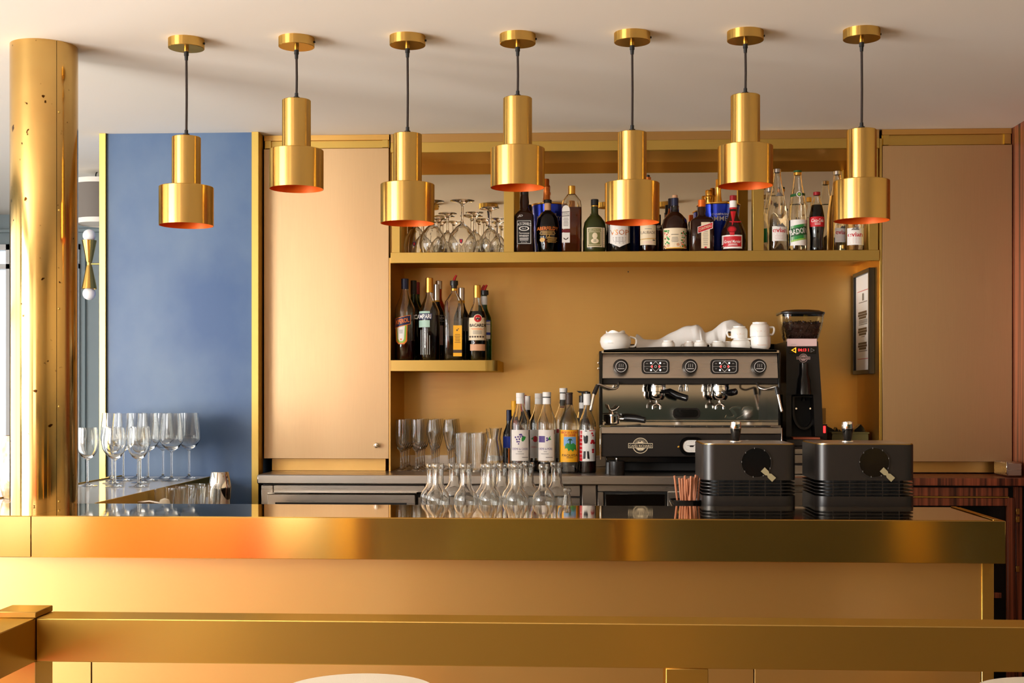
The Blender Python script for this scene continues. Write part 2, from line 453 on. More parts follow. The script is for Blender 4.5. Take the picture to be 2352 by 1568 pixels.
# street front: sill, header, piers between three shop windows
wl = [box(WIN_X - 0.1, WIN_X, ROOM_Y0, YFAR, 0, 0.16), box(WIN_X - 0.1, WIN_X, ROOM_Y0, YFAR, 2.08, ZC)]
edges = [ROOM_Y0] + [v for w in WINS for v in w] + [YFAR]
for a, b in zip(edges[0::2], edges[1::2]): wl.append(box(WIN_X - 0.1, WIN_X, a, b, 0.16, 2.08))
struct('wall_left', join(*wl), 'wall_greyblue')
for i, (a, b) in enumerate(WINS):
    bars = [box(WIN_X - 0.05, WIN_X + 0.01, y - 0.025, y + 0.025, 0.16, 2.08) for y in (a + 0.025, (2 * a + b) / 3, (a + 2 * b) / 3, b - 0.025)]
    bars += [box(WIN_X - 0.05, WIN_X + 0.01, a, b, z - 0.025, z + 0.025) for z in (0.185, 1.62, 2.055)]
    struct('window_%d' % (i + 1), join(*bars), 'white_frame')
struct('wall_front', join(box(WIN_X - 0.1, FWIN[0], ROOM_Y0 - 0.05, ROOM_Y0, 0, ZC), box(FWIN[0], FWIN[1], ROOM_Y0 - 0.05, ROOM_Y0, 2.08, ZC), box(FWIN[0], FWIN[1], ROOM_Y0 - 0.05, ROOM_Y0, 0, 0.16), box(FWIN[1], ROOM_X1, ROOM_Y0 - 0.05, ROOM_Y0, 0, ZC)), 'wall_sand')
struct('trim_6', box(FWIN[1] + .05, ROOM_X1, ROOM_Y0, ROOM_Y0 + .02, 0, 1.2), 'wall_teal')
struct('window_5', join(*[box(x - .025, x + .025, ROOM_Y0 - .05, ROOM_Y0 + .01, .16, 2.08) for x in (FWIN[0] + .025, (FWIN[0] + FWIN[1]) / 2, FWIN[1] - .025)], *[box(FWIN[0], FWIN[1], ROOM_Y0 - .05, ROOM_Y0 + .01, z - .025, z + .025) for z in (.185, 1.62, 2.055)]), 'white_frame')
struct('wall_right', box(ROOM_X1, ROOM_X1 + 0.05, ROOM_Y0, 4.4, 0, ZC), 'wall_sand')
struct('trim_7', box(ROOM_X1 - .02, ROOM_X1, ROOM_Y0 + .02, 4.35, 0, 1.2), 'dark_green')
struct('wall_side', join(box(RX, RX + 0.05, 4.40, 5.5, 0, ZC), box(RX, ROOM_X1, 4.35, 4.40, 0, ZC)), 'rosewood')
# far room wall with a window, seen between the column and the blue wall
fx0, fx1 = W(-60, 900, YFAR).x, W(184, 900, YFAR).x
fz1, fz0 = W(10, 562, YFAR).z, 0.25
struct('wall_far', join(box(WIN_X, fx0, YFAR, YFAR + 0.1, 0, ZC), box(fx1, 1.0, YFAR, YFAR + 0.1, 0, ZC), box(fx0, fx1, YFAR, YFAR + 0.1, fz1, ZC), box(fx0, fx1, YFAR, YFAR + 0.1, 0, fz0)), 'wall_greyblue')
w4 = struct('window_4', join(box(fx0, fx0 + 0.06, YFAR - 0.02, YFAR + 0.05, fz0, fz1), box(fx1 - 0.06, fx1, YFAR - 0.02, YFAR + 0.05, fz0, fz1),
      box(W(17, 900, YFAR).x, W(34, 900, YFAR).x, YFAR - 0.02, YFAR + 0.05, fz0, fz1), box(fx0, fx1, YFAR - 0.02, YFAR + 0.05, W(0, 618, YFAR).z, W(0, 607, YFAR).z), box(fx0, fx1, YFAR - 0.02, YFAR + 0.05, fz1 - 0.03, fz1)), 'white_frame')
part('pane', box(fx0 + 0.02, fx1 - 0.02, YFAR + 0.02, YFAR + 0.025, fz0, fz1 - 0.02), 'pane', w4, False)
struct('trim_5', join(box(WIN_X, 1.0, YFAR - 0.03, YFAR, W(0, 535, YFAR).z, W(0, 528, YFAR).z), box(W(196, 0, YFAR).x, W(198, 0, YFAR).x, YFAR - 0.02, YFAR, 0, fz1)), 'wall_greyblue')

# blue plaster partition with brass corner strips
bx0, bx1 = W(228, 900, 4.9).x, W(594, 900, 4.9).x
struct('wall_back', join(box(bx0 + 0.004, bx1 - 0.004, 4.90, 5.42, 0.86, ZC), box(bx0 + 0.004, bx1 - 0.004, 4.897, 5.42, 0, W(400, 1112, 4.9).z)), 'blue_plaster')
struct('trim_1', box(W(228, 0, 4.89).x, W(243, 0, 4.89).x, 4.888, 4.93, 0, ZC, 0.001), 'brass_trim')
struct('trim_2', box(W(578, 0, 4.89).x, W(594, 0, 4.89).x, 4.888, 4.96, 0, ZC, 0.001), 'brass_trim')
struct('wall_behind', box(bx1 - 0.004, RX + 0.05, 5.40, 5.45, 0, ZC), 'wall_cream')

# ---------------------------------------------------------------- brass column standing on the bar
cpos = W(101, 1163, 3.655); CR = 74.0 * mpp(101, 3.655)
column = thing('brass_column', 'old polished brass column with dark pitting, standing on the bar counter', 'column', (cpos.x, cpos.y, ZBAR))
HCOL = ZC - ZBAR
def arc_sheet(a0, a1, r, z0, z1, n=40, t=0.0015):
    V, Fc = [], []
    for i in range(n + 1):
        a = a0 + (a1 - a0) * i / n
        for rr in (r, r - t):
            for z in (z0, z1): V.append((rr * sin(a), -rr * cos(a), z))
    for i in range(n):
        o = 4 * i; p = o + 4
        Fc += [(o, p, p + 1, o + 1), (o + 2, o + 3, p + 3, p + 2), (o + 1, p + 1, p + 3, o + 3), (o, o + 2, p + 2, p)]
    Fc += [(0, 1, 3, 2), (4 * n, 4 * n + 2, 4 * n + 3, 4 * n + 1)]
    return V, Fc
view_a = atan2(cpos.x, cpos.y)                       # direction of the camera seen from the column
seam = math.asin((128 - 101) / 74.0) - view_a
part('sheet', arc_sheet(seam - 1.96 * pi, seam - 0.011, CR, 0, HCOL, 96), 'brass_column', column)
part('lap_sheet', arc_sheet(seam, seam + 0.62 * pi, CR + 0.0012, 0, HCOL, 40), 'brass_column', column)
part('core', lathe([(0, 0), (CR - 0.004, 0), (CR - 0.004, HCOL), (0, HCOL)], 48), 'dark_grey', column)
for py in (255, 481, 708, 933, 1152):
    a = math.asin((133 - 101) / 74.0) - view_a; z = W(133, py, 3.58).z - ZBAR
    s = lathe([(0, 0.0012), (0.0025, 0.001), (0.0034, 0), (0.0034, -0.001)], 12)
    s = rotate(s, 'X', pi / 2); s = rotate(s, 'Z', a)
    part('screw', move(s, ((CR + 0.0012) * sin(a), -(CR + 0.0012) * cos(a), z)), 'brass_trim', column)

# ---------------------------------------------------------------- bar counter
brx = W(2310, 900, YB).x; blx = -2.75
bar = thing('bar_counter', 'long brass bar counter with polished thick top edge and brushed panels below', 'bar counter', (0, 3.5, 0))
ZB0 = ZBAR - 0.106
sx = W(71, 900, YB).x
part('countertop', box(sx + 0.0006, brx, YB, 3.685, ZB0, ZBAR, 0.0012), 'brass_polished', bar, world=True)
part('countertop', box(blx, sx - 0.0006, YB, 3.685, ZB0, ZBAR, 0.0012), 'brass_polished', bar, world=True)
part('top_sheet', box(sx - 0.0006, brx - 0.03, YB + 0.008, 3.68, ZBAR - 0.001, ZBAR + 0.0006), 'brass_top', bar, False, world=True)
part('top_sheet', box(blx, sx - 0.0016, YB + 0.008, 3.68, ZBAR - 0.001, ZBAR + 0.0006), 'brass_top', bar, False, world=True)
part('end_rib', box(brx - 0.028, brx - 0.014, YB + 0.01, 3.68, ZBAR - 0.001, ZBAR + 0.003, 0.001), 'brass_polished', bar, world=True)
YP = 3.37
zp = 0.60
pe = W(2254, 900, YP).x; pe2 = W(2283, 900, YP).x
part('front_panel', box(blx, pe, YP, YP + 0.02, zp + 0.002, ZB0, 0.0008), 'brass_brushed', bar, world=True)
part('edge_strip', box(pe, W(2257, 900, YP).x, YP - 0.004, YP + 0.02, 0.02, ZB0, 0.001), 'brass_trim', bar, world=True)
part('end_panel', box(W(2257, 900, YP).x, pe2, YP, 3.66, 0.02, ZB0, 0.001), 'brass_rail', bar, world=True)
xs = [blx] + [W(p, 900, YP).x for p in (210, 1732)] + [pe]
for a, b in zip(xs, xs[1:]):
    part('lower_panel', box(a + 0.0015, b - 0.0015, YP, YP + 0.02, 0.10, zp - 0.002, 0.0008), 'brass_brushed', bar, world=True)
part('kick_plate', box(blx, pe, YP + 0.05, YP + 0.07, 0, 0.10), 'dark_grey', bar, False, world=True)
part('carcass', box(blx, pe - 0.01, YP + 0.02, 3.67, 0.0, ZB0), 'dark_grey', bar, False, world=True)
# return counter running back to the blue wall
rc = thing('return_counter', 'short return counter with polished top whitened for glare and brass edge, carrying the wine glasses', 'counter', (-1.56, 4.3, 0))
part('top', box(-1.735, -1.392, 3.69, 4.885, ZBAR - 0.05, ZBAR, 0.002), 'return_glare_white', rc, world=True)
part('edge_lip', box(-1.392, -1.386, 3.69, 4.885, ZBAR - 0.075, ZBAR + 0.0015, 0.0008), 'brass_rail', rc, world=True)
part('outer_lip', box(-1.741, -1.735, 3.69, 4.885, ZBAR - 0.075, ZBAR + 0.004, 0.0008), 'brass_rail', rc, world=True)
part('carcass', box(-1.72, -1.41, 3.69, 4.88, 0, ZBAR - 0.05), 'dark_grey', rc, False, world=True)
# work surface behind the bar, lower than the bar top
ZLOW = 0.875
wk = thing('work_counter', 'low dark steel work counter hidden behind the bar', 'counter', (0, 3.9, 0))
part('worktop', box(-1.38, 1.02, 3.69, 4.13, ZLOW - 0.03, ZLOW, 0.002), 'steel', wk, world=True)
part('carcass', box(-1.37, 1.0, 3.70, 4.11, 0, ZLOW - 0.03), 'dark_grey', wk, False, world=True)
sk = thing('drainer', 'steel drainer beside the return counter, holding upturned glasses', 'drainer', (-1.2, 4.4, 0))
part('tray', box(-1.38, -1.12, 4.14, 4.72, 0.80, 0.83, 0.002), 'steel', sk, world=True)
part('stand', box(-1.36, -1.14, 4.16, 4.70, 0, 0.80), 'dark_grey', sk, False, world=True)

# ---------------------------------------------------------------- tall cabinets
def tall_cabinet(name, label, px0, px1, dy0, dy1, top, foot, knob):
    a, b = W(px0, 0, YFACE).x, W(px1, 0, YFACE).x; m = (px0 + px1) / 2
    z0, z1 = W(m, dy1, YFACE).z, W(m, dy0, YFACE).z
    zb = 0.947
    t = thing(name, label, 'cabinet', ((a + b) / 2, 5.1, zb))
    part('carcass', box(a + 0.012, b - 0.004, YFACE + 0.024, 5.395, zb + 0.048, ZC - 0.001), 'brass_niche', t, False, world=True)
    part('plinth', box(a + 0.02, b - 0.02, 5.005, 5.3, zb, zb + 0.047), 'brass_niche', t, False, world=True)
    d = part('door', box(a, b, YFACE, YFACE + 0.02, z0, z1, 0.0012), 'brass_door', t, world=True)
    zt = W(m, top, YFACE).z
    part('head_rail', box(a, b, YFACE + 0.015, YFACE + 0.023, z1 + 0.004, ZC - 0.022), 'brass_trim', t, False, world=True)
    part('cornice', box(a, b, YFACE + 0.006, YFACE + 0.023, ZC - 0.021, ZC - 0.001), 'brass_niche', t, False, world=True)
    for q in (a + 0.004, b - 0.026):
        part('stile', box(q, q + 0.022, YFACE + 0.006, YFACE + 0.0148, z1 + 0.004, ZC - 0.022), 'brass_trim', t, False, world=True)
    if knob:
        k = W(knob[0], knob[1], YFACE)
        kn = rotate(lathe([(0.003, 0), (0.003, 0.012), (0.009, 0.014), (0.0105, 0.02), (0.008, 0.026), (0, 0.027)], 20), 'X', pi / 2)
        part('knob', move(kn, k), 'chrome', d, world=True)
    return t
tall_cabinet('tall_cabinet', 'tall satin brass cupboard with one knobbed door beside the blue wall', 606, 893, 341, 1053, 313, 1080, (866, 1022))
rcab = tall_cabinet('tall_cabinet', 'tall satin brass cupboard door next to the rosewood side wall', 2027, 2325, 333, 1060, 303, 1087, None)

# ---------------------------------------------------------------- niche and shelves between the cabinets
NX0, NX1 = W(897, 0, YFACE).x, W(2020, 0, YFACE).x
YM, YN = 5.215, 5.345                  # mirror plane, lower back panel plane
ZS = W(1450, 577, YFACE).z             # top of the long shelf
ZF = W(1450, 345, YFACE).z             # underside of the fascia
sh = thing('niche_shelving', 'wide brass niche with mirror-backed long shelf above the steel counter', 'shelving', ((NX0 + NX1) / 2, 5.1, 0.947))
part('back_panel', box(NX0, NX1, YN, YN + 0.02, 0.947, ZS - 0.02), 'brass_niche', sh, False, world=True)
part('nail', move(rotate(lathe([(0, .003), (.0028, .002), (.0028, 0)], 10), 'X', pi / 2), W(1443, 624, YN)), 'dark_grey', sh, world=True)
part('side_panel', box(NX0 - 0.006, NX0, YFACE, YN, 0.947, ZS - 0.02, 0), 'brass_niche', sh, False, world=True)
part('side_panel', box(NX1 - 0.0, NX1 + 0.004, YFACE + 0.005, YN, 0.947, ZS - 0.02, 0), 'brass_niche', sh, False, world=True)
part('upper_side', box(NX0 - 0.006, NX0, YFACE + 0.03, YM, ZS, ZF + 0.02), 'brass_niche', sh, False, world=True)
part('upper_side', box(NX1, NX1 + 0.004, YFACE + 0.03, YM, ZS, ZF + 0.02), 'brass_niche', sh, False, world=True)
part('long_shelf', box(NX0, NX1, YFACE + 0.012, YN, ZS - 0.022, ZS, 0), 'brass_niche', sh, False, world=True)
part('shelf_lip', box(NX0, NX1 - 0.001, YFACE - 0.004, YFACE + 0.012, W(1450, 601.5, YFACE).z, ZS, 0.0012), 'brass_trim', sh, world=True)
part('soffit', box(NX0, NX1, YFACE + 0.02, YM, ZF, ZF + 0.015), 'brass_niche', sh, False, world=True)
part('fascia', box(NX0, NX1, YFACE, YFACE + 0.02, ZF, W(1450, 322, YFACE).z, 0.0008), 'brass_trim', sh, world=True)
part('cornice', box(NX0, NX1, YFACE + 0.004, YFACE + 0.02, W(1450, 321.4, YFACE).z, ZC - 0.001), 'brass_brushed', sh, False, world=True)
part('mirror', box(NX0, NX1, YM, YM + 0.006, ZS, ZF), 'mirror', sh, False, world=True)
for p0, p1 in ((899, 918), (1157, 1180.5), (1730, 1755), (1996, 2018)):
    part('upright', box(W(p0, 0, YFACE).x, W(p1, 0, YFACE).x, YFACE + 0.006, YFACE + 0.05, ZS, ZF, 0.001), 'brass_trim', sh, world=True)
part('edge_strip', box(NX1 + 0.001, W(2026, 0, YFACE).x, YFACE - 0.001, YFACE + 0.022, 0.95, W(2024, 318, YFACE).z, 0.001), 'brass_trim', sh, world=True)
# short shelf with a rounded end
ZS2 = W(1000, 827, YFACE).z; sx1 = W(1143, 0, YFACE).x
out = [(NX0, YN), (NX0, YFACE + 0.002)]
for i in range(13):
    a = -pi / 2 + i / 12 * pi / 2; out.append((sx1 - 0.05 + 0.05 * cos(a), YFACE + 0.052 + 0.05 * sin(a)))
out.append((sx1, YN))
part('short_shelf', vprism(out, W(1000, 851.5, YFACE).z, ZS2), 'brass_trim', sh, world=True, label='short brass shelf with a rounded corner')

# ---------------------------------------------------------------- steel counter along the wall
ZK = HC - 0.304
sc0, sc1 = W(590, 0, 4.75).x, W(1902, 0, 4.75).x
kt = thing('steel_counter', 'stainless steel back counter with drawers, standing under the niche', 'counter', ((sc0 + sc1) / 2, 5.0, 0))
part('worktop', box(sc0, sc1, 4.75, 5.39, ZK - 0.034, ZK, 0.004), 'steel', kt, world=True)
part('splashback', box(NX0 + 0.001, sc1, YN - 0.012, YN, ZK + 0.0015, ZK + 0.045), 'steel', sh, False, world=True)
part('carcass', box(sc0 + 0.012, sc1, 4.80, 5.38, 0, ZK - 0.034), 'dark_grey', kt, False, world=True)
def kpanel(name, a, b, c, d, Y0=4.785, mat='steel', bev=0.0015):
    return part(name, pbx(a, b, c, d, Y0, 4.80, bev), mat, kt, world=True)
kpanel('end_stile', 600, 627, 1114, 1240)
kpanel('control_strip', 628, 976, 1114, 1130)
dr = kpanel('drawer_front', 614, 953, 1135, 1240, 4.755)
part('drawer_rim', pbx(614, 956, 1131, 1135, 4.752, 4.80, 0.001), 'chrome', kt, world=True)
part('slot', pbx(632, 934, 1154, 1158, 4.753, 4.757), 'black_matte', dr, False, world=True)
kpanel('door', 978, 1332, 1114, 1139); kpanel('door', 960, 1332, 1142, 1240)
kpanel('door', 1337, 1369, 1114, 1240)
kpanel('door_frame', 1373, 1900, 1114, 1129); kpanel('door_frame', 1373, 1386, 1130, 1240); kpanel('door_frame', 1533, 1900, 1130, 1240)
part('vent_grille', pbx(1388, 1531, 1131, 1240, 4.792, 4.80), 'black_matte', kt, False, world=True)
part('display_panel', pbx(1391, 1528, 1134, 1240, 4.787, 4.793, 0.001), 'steel_mirror', kt, world=True)
# rosewood sideboard beside it
sd0, sd1 = W(1904, 0, 4.75).x, W(2352, 0, 4.75).x
sb = thing('sideboard', 'rosewood sideboard with framed doors under the cupboard by the side wall', 'sideboard', ((sd0 + sd1) / 2, 5.0, 0))
zt = W(2250, 1098, 4.75).z
o2 = [(sd0, 5.38), (sd0, 4.75)]
for i in range(9):
    a = -pi / 2 + i / 8 * pi / 2; o2.append((RX - 0.03 + 0.03 * cos(a), 4.78 + 0.03 * sin(a)))
o2.append((RX, 5.38))
part('top', vprism(o2, W(2250, 1115, 4.75).z, zt), 'rosewood', sb, world=True)
part('top_strip', pbx(1906, 2316, 1119, 1139, 4.775, 4.80, 0.001), 'rosewood', sb, world=True)
part('brass_line', pbx(1906, 2318, 1140, 1142, 4.772, 4.80), 'brass_trim', sb, False, world=True)
part('top_rail', pbx(1906, 2314, 1143, 1161, 4.775, 4.80, 0.001), 'rosewood', sb, world=True)
part('stile', pbx(2315, 2331, 1143, 1790, 4.77, 4.80, 0.001), 'rosewood', sb, world=True)
part('stile', pbx(2332, 2349, 1117, 1790, 4.772, 4.80, 0.003), 'rosewood', sb, world=True)
for hy in (1168, 1186, 1300): part('hinge', pbx(2334, 2342, hy, hy + 13, 4.766, 4.773, 0.0005), 'brass_rail', sb, world=True)
part('glass_door', pbx(1906, 2313, 1162, 1790, 4.79, 4.795), 'black_gloss', sb, False, world=True)
part('lock_block', pbx(2284, 2300, 1361, 1373, 4.78, 4.79), 'rosewood', sb, False, world=True)
part('carcass', box(sd0 + 0.002, RX - 0.01, 4.80, 5.38, 0, W(2250, 1116, 4.75).z), 'black_matte', sb, False, world=True)
cp = thing('corner_fitting', 'small stainless corner piece at the end of the rosewood sideboard', 'fitting', tuple(W(2333, 1095, 4.93)))
part('plate', pbx(2313, 2348, 1062, 1094, 4.80, 4.95, 0.004), 'steel', cp, world=True)
part('edge', pbx(2312, 2316, 1060, 1088, 4.797, 4.81, 0.001), 'chrome', cp, world=True)

# ---------------------------------------------------------------- brass railing in front
YR = 1.80
rl = thing('brass_railing', 'square brass railing with a corner post in front of the bar', 'railing', (0, 1.83, 0))
r0, r1 = W(82, 0, YR).x, 1.35
zr1, zr0 = W(1000, 1428, YR).z, W(1000, 1529, YR).z
part('rail', box(r0 + 0.0006, r1, YR, YR + 0.06, zr0, zr1, 0.0012), 'brass_rail', rl, world=True)
part('side_rail', box(r0 - 0.06, r0, 0.55, YR + 0.06, zr0, zr1, 0.0012), 'brass_rail', rl, world=True)
part('post_cap', box(r0 - 0.06, r0, YR, YR + 0.06, zr1 + 0.0004, zr1 + 0.0088, 0.0008), 'brass_rail', rl, world=True)
part('post', box(r0 - 0.06, r0, YR, YR + 0.06, 0, zr0, 0.0012), 'brass_rail', rl, world=True)
q = W(1529, 0, YR).x
part('post', box(q, q + 0.058, YR, YR + 0.058, 0, zr0, 0.0012), 'brass_rail', rl, world=True)
# bar stools
def stool(label, px, apex, Yc):
    r = 0.175; zt = W(px, apex, Yc + r).z
    p = W(px, apex, Yc)
    t = thing('bar_stool', label, 'stool', (p.x, Yc, 0), 'cream stools at the bar')
    part('seat', lathe([(0, zt - 0.06), (r - 0.02, zt - 0.06), (r, zt - 0.045), (r, zt - 0.012), (r - 0.012, zt), (0, zt + 0.002)], 56), 'cream_fabric', t)
    part('stem', lathe([(0.02, 0.02), (0.02, zt - 0.06)], 20), 'brass_satin', t)
    part('foot_ring', lathe([(0.13, 0.25), (0.14, 0.25), (0.14, 0.262), (0.13, 0.262), (0.13, 0.25)], 40), 'brass_satin', t)
    part('foot_ring_arm', box(-0.135, 0.135, -0.008, 0.008, 0.25, 0.26), 'brass_satin', t)
    part('base', lathe([(0, 0), (0.19, 0), (0.19, 0.008), (0.03, 0.022), (0, 0.022)], 40), 'brass_satin', t)
stool('cream round bar stool showing under the brass railing near the middle of the bar', 822, 1543, 2.76)
stool('cream round bar stool under the far end of the brass railing, almost out of view', 2430, 1552, 2.76)

# ---------------------------------------------------------------- the rest of the room, mirrored in the brass
def banquette(label, x0, x1, y, mat, h=0.95):
    t = thing('banquette', label, 'banquette', ((x0 + x1) / 2, y, 0))
    part('seat', box(x0, x1, y, y + 0.6, 0.12, 0.46, 0.03), mat, t, world=True)
    part('backrest', box(x0, x1, y - 0.14, y + 0.02, 0.12, h, 0.03), mat, t, world=True)
    part('plinth', box(x0 + 0.03, x1 - 0.03, y, y + 0.55, 0, 0.12), 'dark_grey', t, False, world=True)
banquette('long orange banquette opposite the bar, seen only mirrored in brass', -3.05, -1.9, -1.3, 'orange_fabric', 0.95)
banquette('terracotta seat beside the orange banquette', -1.85, -1.62, -1.3, 'red_fabric', 0.5)
banquette('olive banquette opposite the middle of the bar', -0.75, 0.12, -1.6, 'olive', 0.7)
banquette('dark green banquette opposite the machines', 0.5, 1.75, -1.5, 'dark_green', 0.8)
banquette('dark green banquette in the far dining corner', 2.2, 3.4, -1.5, 'dark_green', 0.9)
for x, w_, lab in ((-1.36, 0.22, 'beside the terracotta seat'), (0.29, 0.13, 'between the olive and green seats'), (1.97, 0.17, 'before the far dining corner')):
    part_ = thing('prop', 'added short square ochre pedestal ' + lab, 'prop', (x, -1.2, 0), 'ochre props added for yellow stripes in the brass')
    part('cladding', box(-w_ / 2, w_ / 2, -0.1, 0.1, 0.05, 0.95, 0.004), 'ochre', part_)  # unseen blocks, added to mirror yellow stripes into the bar front
    part('plinth', box(-w_ / 2 - 0.01, w_ / 2 + 0.01, -0.11, 0.11, 0, 0.05), 'brass_rail', part_)
ZS += .0005; ZS2 += .0005; ZK += .0005; ZLOW += .0005       # things rest on these
# ================================================================ pendant lamps
YL = 3.60
LAMPS = [(428, 430, 315, 518, 'low before the blue wall, next to the column'),
         (681, 347, 229, 434, 'hanging high in front of the knobbed cupboard door'),
         (936, 425, 310, 513, 'low before the upturned stem glasses'),
         (1189, 339, 222, 431, 'hanging high over the black-labelled whiskey bottle'),
         (1452, 423, 307, 511, 'hanging low in front of the middle of the long shelf'),
         (1712, 335, 217, 427, 'high over the ribbon-tied liqueur bottle'),
         (1979, 416, 297, 507, 'low before the water bottles')]
def lamp(i, px, yl, yu, yb, where):
    p = W(px, 900, YL); m = mpp(px, YL)
    z = lambda py: W(px, py, YL).z - ZC
    t = thing('pendant_lamp', 'brass stepped cylinder pendant lamp ' + where, 'lamp', (p.x, YL, ZC), 'row of brass pendant lamps over the bar')
    rc, rl_, ru = 0.0495, 62.3 * 3.6 / 3000, 33 * 3.6 / 3000
    zb = z(yb); zl = zb + 0.108; zu = zl + 0.139
    part('canopy', lathe([(0, -0.0255), (rc - 0.001, -0.0255), (rc, -0.0245), (rc, 0), (0, 0)], 56), 'brass_satin', t)
    s = rotate(lathe([(0, 0.004), (0.003, 0.003), (0.003, -0.002)], 10), 'Y', pi / 2)
    part('canopy_screw', move(s, (rc, 0, -0.012)), 'black_plastic', t)
    part('canopy_nipple', lathe([(0.0065, -0.034), (0.0065, -0.0255), (0, -0.0255)], 20), 'brass_satin', t)
    part('cord_grip', lathe([(0.003, -0.058), (0.0045, -0.058), (0.0052, -0.046), (0.0066, -0.045), (0.0066, -0.034), (0, -0.034)], 20), 'black_matte', t)
    part('cord', tube([(0, 0, -0.05), (0.0008, 0, (zu - 0.05) / 2), (0, 0, zu + 0.012)], 0.0033, 10), 'cord_fabric', t)
    part('cord_grip', lathe([(0.003, zu + 0.021), (0.0048, zu + 0.02), (0.0052, zu + 0.010), (0.0085, zu + 0.009), (0.0085, zu)], 20), 'black_matte', t)
    part('upper_shade', lathe([(0, zu), (ru - 0.0015, zu), (ru, zu - 0.0015), (ru, zl)], 64), 'brass_satin', t)
    part('lower_shade', lathe([(ru, zl), (rl_ - 0.0015, zl), (rl_, zl - 0.0015), (rl_, zb), (rl_ - 0.0012, zb)], 72), 'brass_satin', t)
    part('lining', lathe([(rl_ - 0.0012, zb), (rl_ - 0.0012, zl - 0.002), (ru, zl - 0.002), (ru - 0.002, zu - 0.03), (0, zu - 0.03)], 64), 'copper_lining', t)
    part('lamp_holder', lathe([(0, zu - 0.09), (0.014, zu - 0.09), (0.017, zu - 0.07), (0.017, zu - 0.03), (0, zu - 0.03)], 24), 'black_matte', t)
for i, a in enumerate(LAMPS): lamp(i, *a)
# ================================================================ bottles
SH = {  # (radius / body radius, height / whole height)
 'syrup': [(.94, 0), (1, .018), (1, .60), (.96, .645), (.78, .70), (.56, .77), (.43, .84), (.38, .88), (.38, .985)],
 'water': [(.93, 0), (1, .02), (1, .40), (.97, .48), (.88, .57), (.70, .70), (.50, .82), (.40, .90), (.36, .95), (.36, .985)],
 'cola': [(.84, 0), (.90, .02), (.86, .10), (.82, .20), (.90, .32), (1, .42), (1, .55), (.92, .64), (.72, .76), (.52, .86), (.46, .93), (.46, .985)],
 'square': [(.95, 0), (1, .018), (1, .575), (.95, .60), (.70, .645), (.50, .68), (.44, .72), (.48, .80), (.42, .90), (.38, .985)],
 'flask': [(.95, 0), (1, .018), (1, .70), (.90, .77), (.60, .84), (.34, .885), (.32, .985)],
 'bell': [(.80, 0), (.84, .02), (.85, .14), (.97, .22), (1, .30), (1, .50), (.90, .64), (.66, .74), (.36, .79), (.33, .82), (.33, .985)],
 'squat': [(.88, 0), (.94, .02), (1, .10), (1, .45), (.90, .57), (.60, .66), (.32, .72), (.30, .76), (.30, .985)],
 'cognac': [(.86, 0), (.92, .02), (1, .10), (1, .30), (.94, .38), (.70, .50), (.42, .62), (.30, .72), (.27, .78), (.27, .985)],
 'wine': [(.94, 0), (1, .02), (1, .56), (.92, .63), (.58, .71), (.42, .76), (.38, .80), (.38, .985)],
 'slim': [(.94, 0), (1, .02), (1, .55), (.96, .60), (.70, .68), (.45, .76), (.40, .80), (.38, .985)],
 'deco': [(.90, 0), (1, .03), (1, .55), (.90, .63), (.55, .70), (.42, .74), (.34, .78), (.34, .985)],
}
def rad_at(prof, z):
    for (r0, z0), (r1, z1) in zip(prof, prof[1:]):
        if z0 <= z <= z1: return r0 + (r1 - r0) * ((z - z0) / (z1 - z0) if z1 > z0 else 0)
    return prof[-1][0]
